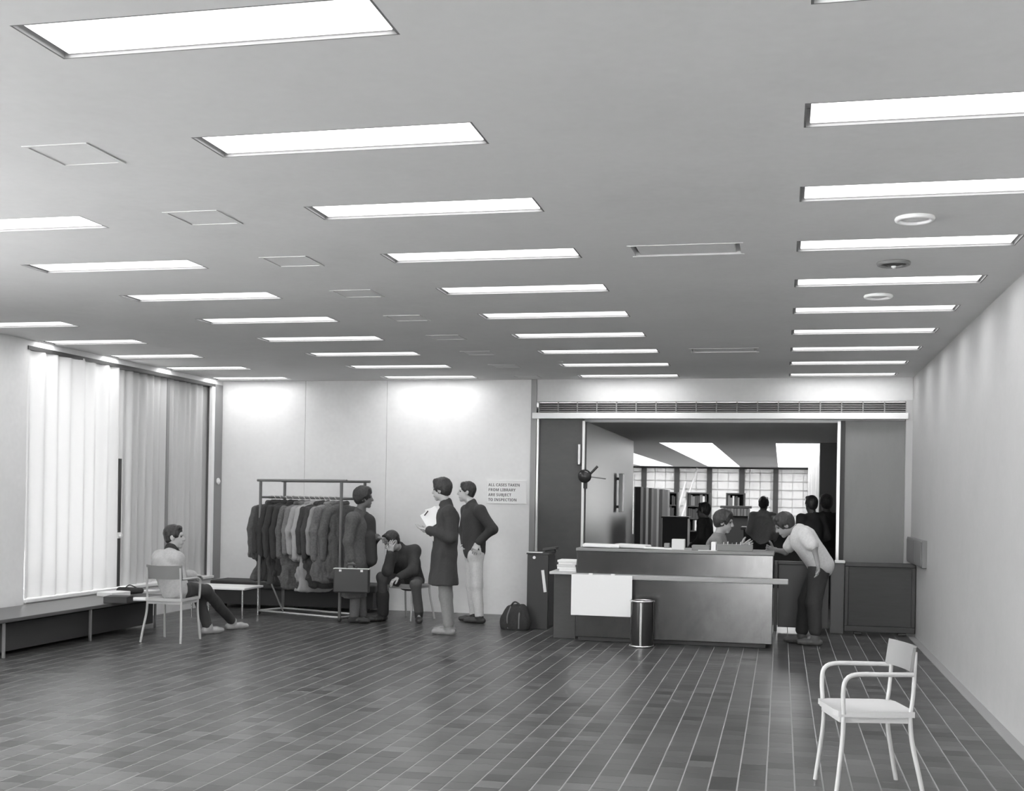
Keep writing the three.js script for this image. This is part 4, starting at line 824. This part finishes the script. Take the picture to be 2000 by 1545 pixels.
  // briefcase
  const bc = at(687, 1134, 13.42), br = thing('briefcase', 'flat dark briefcase hanging from the overcoat man’s hand'.replace('’s', ''), 'briefcase', V(bc.x, bc.y - 0.16, 13.42)), turn = 0.12;
  const loc = (g) => g.rotateY(turn).translate(bc.x, bc.y, bc.z);
  const shell = part('shell', loc(new RoundedBoxGeometry(0.43, 0.29, 0.095, 3, 0.02)), gray(0.05, 0.45), br);
  part('edge_band', loc(new RoundedBoxGeometry(0.436, 0.012, 0.08, 2, 0.004).translate(0, 0.141, 0)), M.cardWhite, br);
  part('handle', loc(tube([new THREE.Vector3(-0.06, 0.145, 0), new THREE.Vector3(-0.05, 0.185, 0), new THREE.Vector3(0.05, 0.185, 0), new THREE.Vector3(0.06, 0.145, 0)], 0.009, 20)), M.black, shell);
  for (const s of [-1, 1]) part('latch', loc(new THREE.BoxGeometry(0.03, 0.025, 0.006).translate(s * 0.13, 0.12, 0.049)), M.alu, shell);
}
{
  // coat rack: two end frames, hat shelf, rail, floor bars
  const A = V(-6.49, 0, 14.12), C = V(-5.22, 0, 13.66), r = C.clone().sub(A).normalize(), n = new THREE.Vector3(-r.z, 0, r.x); if (n.z > 0) n.negate();
  const P = (s, m, y) => A.clone().addScaledVector(C.clone().sub(A), s).addScaledVector(n, m).setY(y), dep = 0.44, t = thing('coat_rack', 'long metal coat rack with hat shelf standing before the white wall', 'coat rack', P(0.5, dep / 2, 0));
  for (const s of [0, 1]) for (const m of [0, dep]) part('post', rod(P(s, m, 0.03), P(s, m, 1.7), 0.019), M.rackPaint, t);
  for (const m of [0, dep]) part('shelf_bar', rod(P(-0.04, m, 1.715), P(1.06, m, 1.715), 0.017), M.rackPaint, t);
  for (let i = 0; i < 7; i++) part('shelf_slat', rod(P(i / 6, 0, 1.715), P(i / 6, dep, 1.715), 0.009), M.rackPaint, t);
  for (const s of [0, 1]) part('cross_bar', rod(P(s, 0, 1.5), P(s, dep, 1.5), 0.014), M.rackPaint, t);
  part('rail', rod(P(-0.05, dep / 2, 1.5), P(1.05, dep / 2, 1.5), 0.017), M.rackPaint, t);
  part('floor_bar', rod(P(0, 0, 0.05), P(1, 0, 0.05), 0.015), M.alu, t); part('floor_bar', rod(P(0, dep, 0.05), P(1, dep, 0.05), 0.015), M.alu, t);
  for (const s of [0, 1]) part('end_bar', rod(P(s, 0, 0.05), P(s, dep, 0.05), 0.015), M.alu, t);
  part('brace', rod(P(0.16, 0, 0.4), P(0.32, 0, 0.05), 0.011), M.rackPaint, t);
  for (const s of [0, 1]) for (const m of [0, dep]) part('caster', new THREE.SphereGeometry(0.026, 12, 8).translate(...P(s, m, 0.026).toArray()), M.black, t);
  const coats = [
    [-0.005, 0.11, 1.02, 0.4, 'grey wool coat hanging outermost at the window end of the rack', 'coat'], [0.05, 0.045, 0.8, 0.2, 'short black jacket next to the outermost grey coat', 'jacket'], [0.12, 0.042, 1.02, 0.2, 'first long black coat on the rack beside the short black jacket', 'coat'], [0.195, 0.044, 1.07, 0.2, 'longest black coat on the rack', 'coat'], [0.27, 0.042, 1.04, 0.2, 'black coat touching the grey checked coat', 'coat'],
    [0.355, 0.17, 1.1, 0.6, 'grey checked long coat beside the black coats', 'coat'], [0.425, 0.22, 0.72, 0.4, 'short mid grey jacket beside the checked coat', 'jacket'], [0.49, 0.34, 0.74, 0.15, 'short pale jacket in the middle of the rack', 'jacket'], [0.555, 0.4, 1.12, 0.15, 'long pale raincoat in the middle of the rack', 'coat'], [0.61, 0.055, 0.76, 0.3, 'short dark jacket beside the pale raincoat', 'jacket'],
    [0.67, 0.07, 1.06, 0.4, 'long charcoal coat behind the pale grey jacket', 'coat'], [0.73, 0.28, 0.76, 0.2, 'short pale grey jacket beside the tweed coat', 'jacket'], [0.805, 0.19, 0.98, 0.5, 'grey tweed coat hanging nearest the standing man', 'coat', 0.23], [0.885, 0.15, 0.94, 0.5, 'dark tweed coat at the end post of the rack', 'coat']];
  coats.forEach(([s, tone, len, speck, label, kind, wide], i) => {
    const n = new THREE.Vector3(0.8, 0, -0.6).applyAxisAngle(upv, (rnd() - 0.5) * 0.2), w = (wide || 0.19) + 0.02 * rnd(), p = P(s, dep / 2 - 0.01, 1.5), top = p.y - 0.075, dn = (y, m, k = 0) => p.clone().addScaledVector(n, m).addScaledVector(r, k).setY(top - y), th = 0.04 + rnd() * 0.008, sl = len > 0.9 ? 0.66 : 0.6;
    const c = thing(kind === 'coat' ? 'hanging_coat' : 'hanging_jacket', label, kind, p.clone().setY(top - len), 'coats on the rack');
    const prims = [cap(dn(0.02, -0.03), dn(0.09, -w), 0.032, 0.05), cap(dn(0.02, 0.03), dn(0.09, w), 0.032, 0.05), cap(dn(0.08, 0), dn(0.42, 0), th, th, n, w / th * 0.98), cap(dn(0.4, 0), dn(len - 0.05, 0.01), th, th * 1.15, n, (w + 0.02) / th)];
    const cb = part('body', nets(blend(prims, 0.03, [], 0.017, 10), 0.011, top - len, speck), cloth(tone), c);
    for (const q of [-1, 1]) part('sleeve', nets(blend([cap(dn(0.09, q * w), dn(0.34, q * (w + 0.045), -0.012), 0.06, 0.054), cap(dn(0.34, q * (w + 0.045), -0.012), dn(sl, q * (w + 0.03), -0.02), 0.054, 0.046)], 0.03, [], 0.012, 12), 0.011, -1, speck), cloth(tone * 1.05), c);
    part('collar', nets(blend([cap(dn(0.0, -0.05), dn(-0.015, 0.05), 0.036, 0.036)], 0.02, [], 0.006, 20), 0.01, -1, speck), cloth(tone * 0.95), cb);
    const h = thing('coat_hanger', `wire hanger holding the ${label.split(' ').slice(0, 5).join(' ')}`, 'hanger', p.clone().setY(top), 'hangers on the rail');
    part('hook', tube([dn(-0.02, 0), dn(-0.06, 0), dn(-0.085, -0.02), dn(-0.1, -0.004), dn(-0.092, 0.018)], 0.0045, 20), M.alu, h);
    part('shoulder_bar', tube([dn(0.055, -w * 0.8), dn(0.0, -0.03), dn(-0.02, 0), dn(0.0, 0.03), dn(0.055, w * 0.8)], 0.006, 20), M.lightWood, h);
  });
}
//FURN-END
shade(scene);
renderer.render(scene, camera);
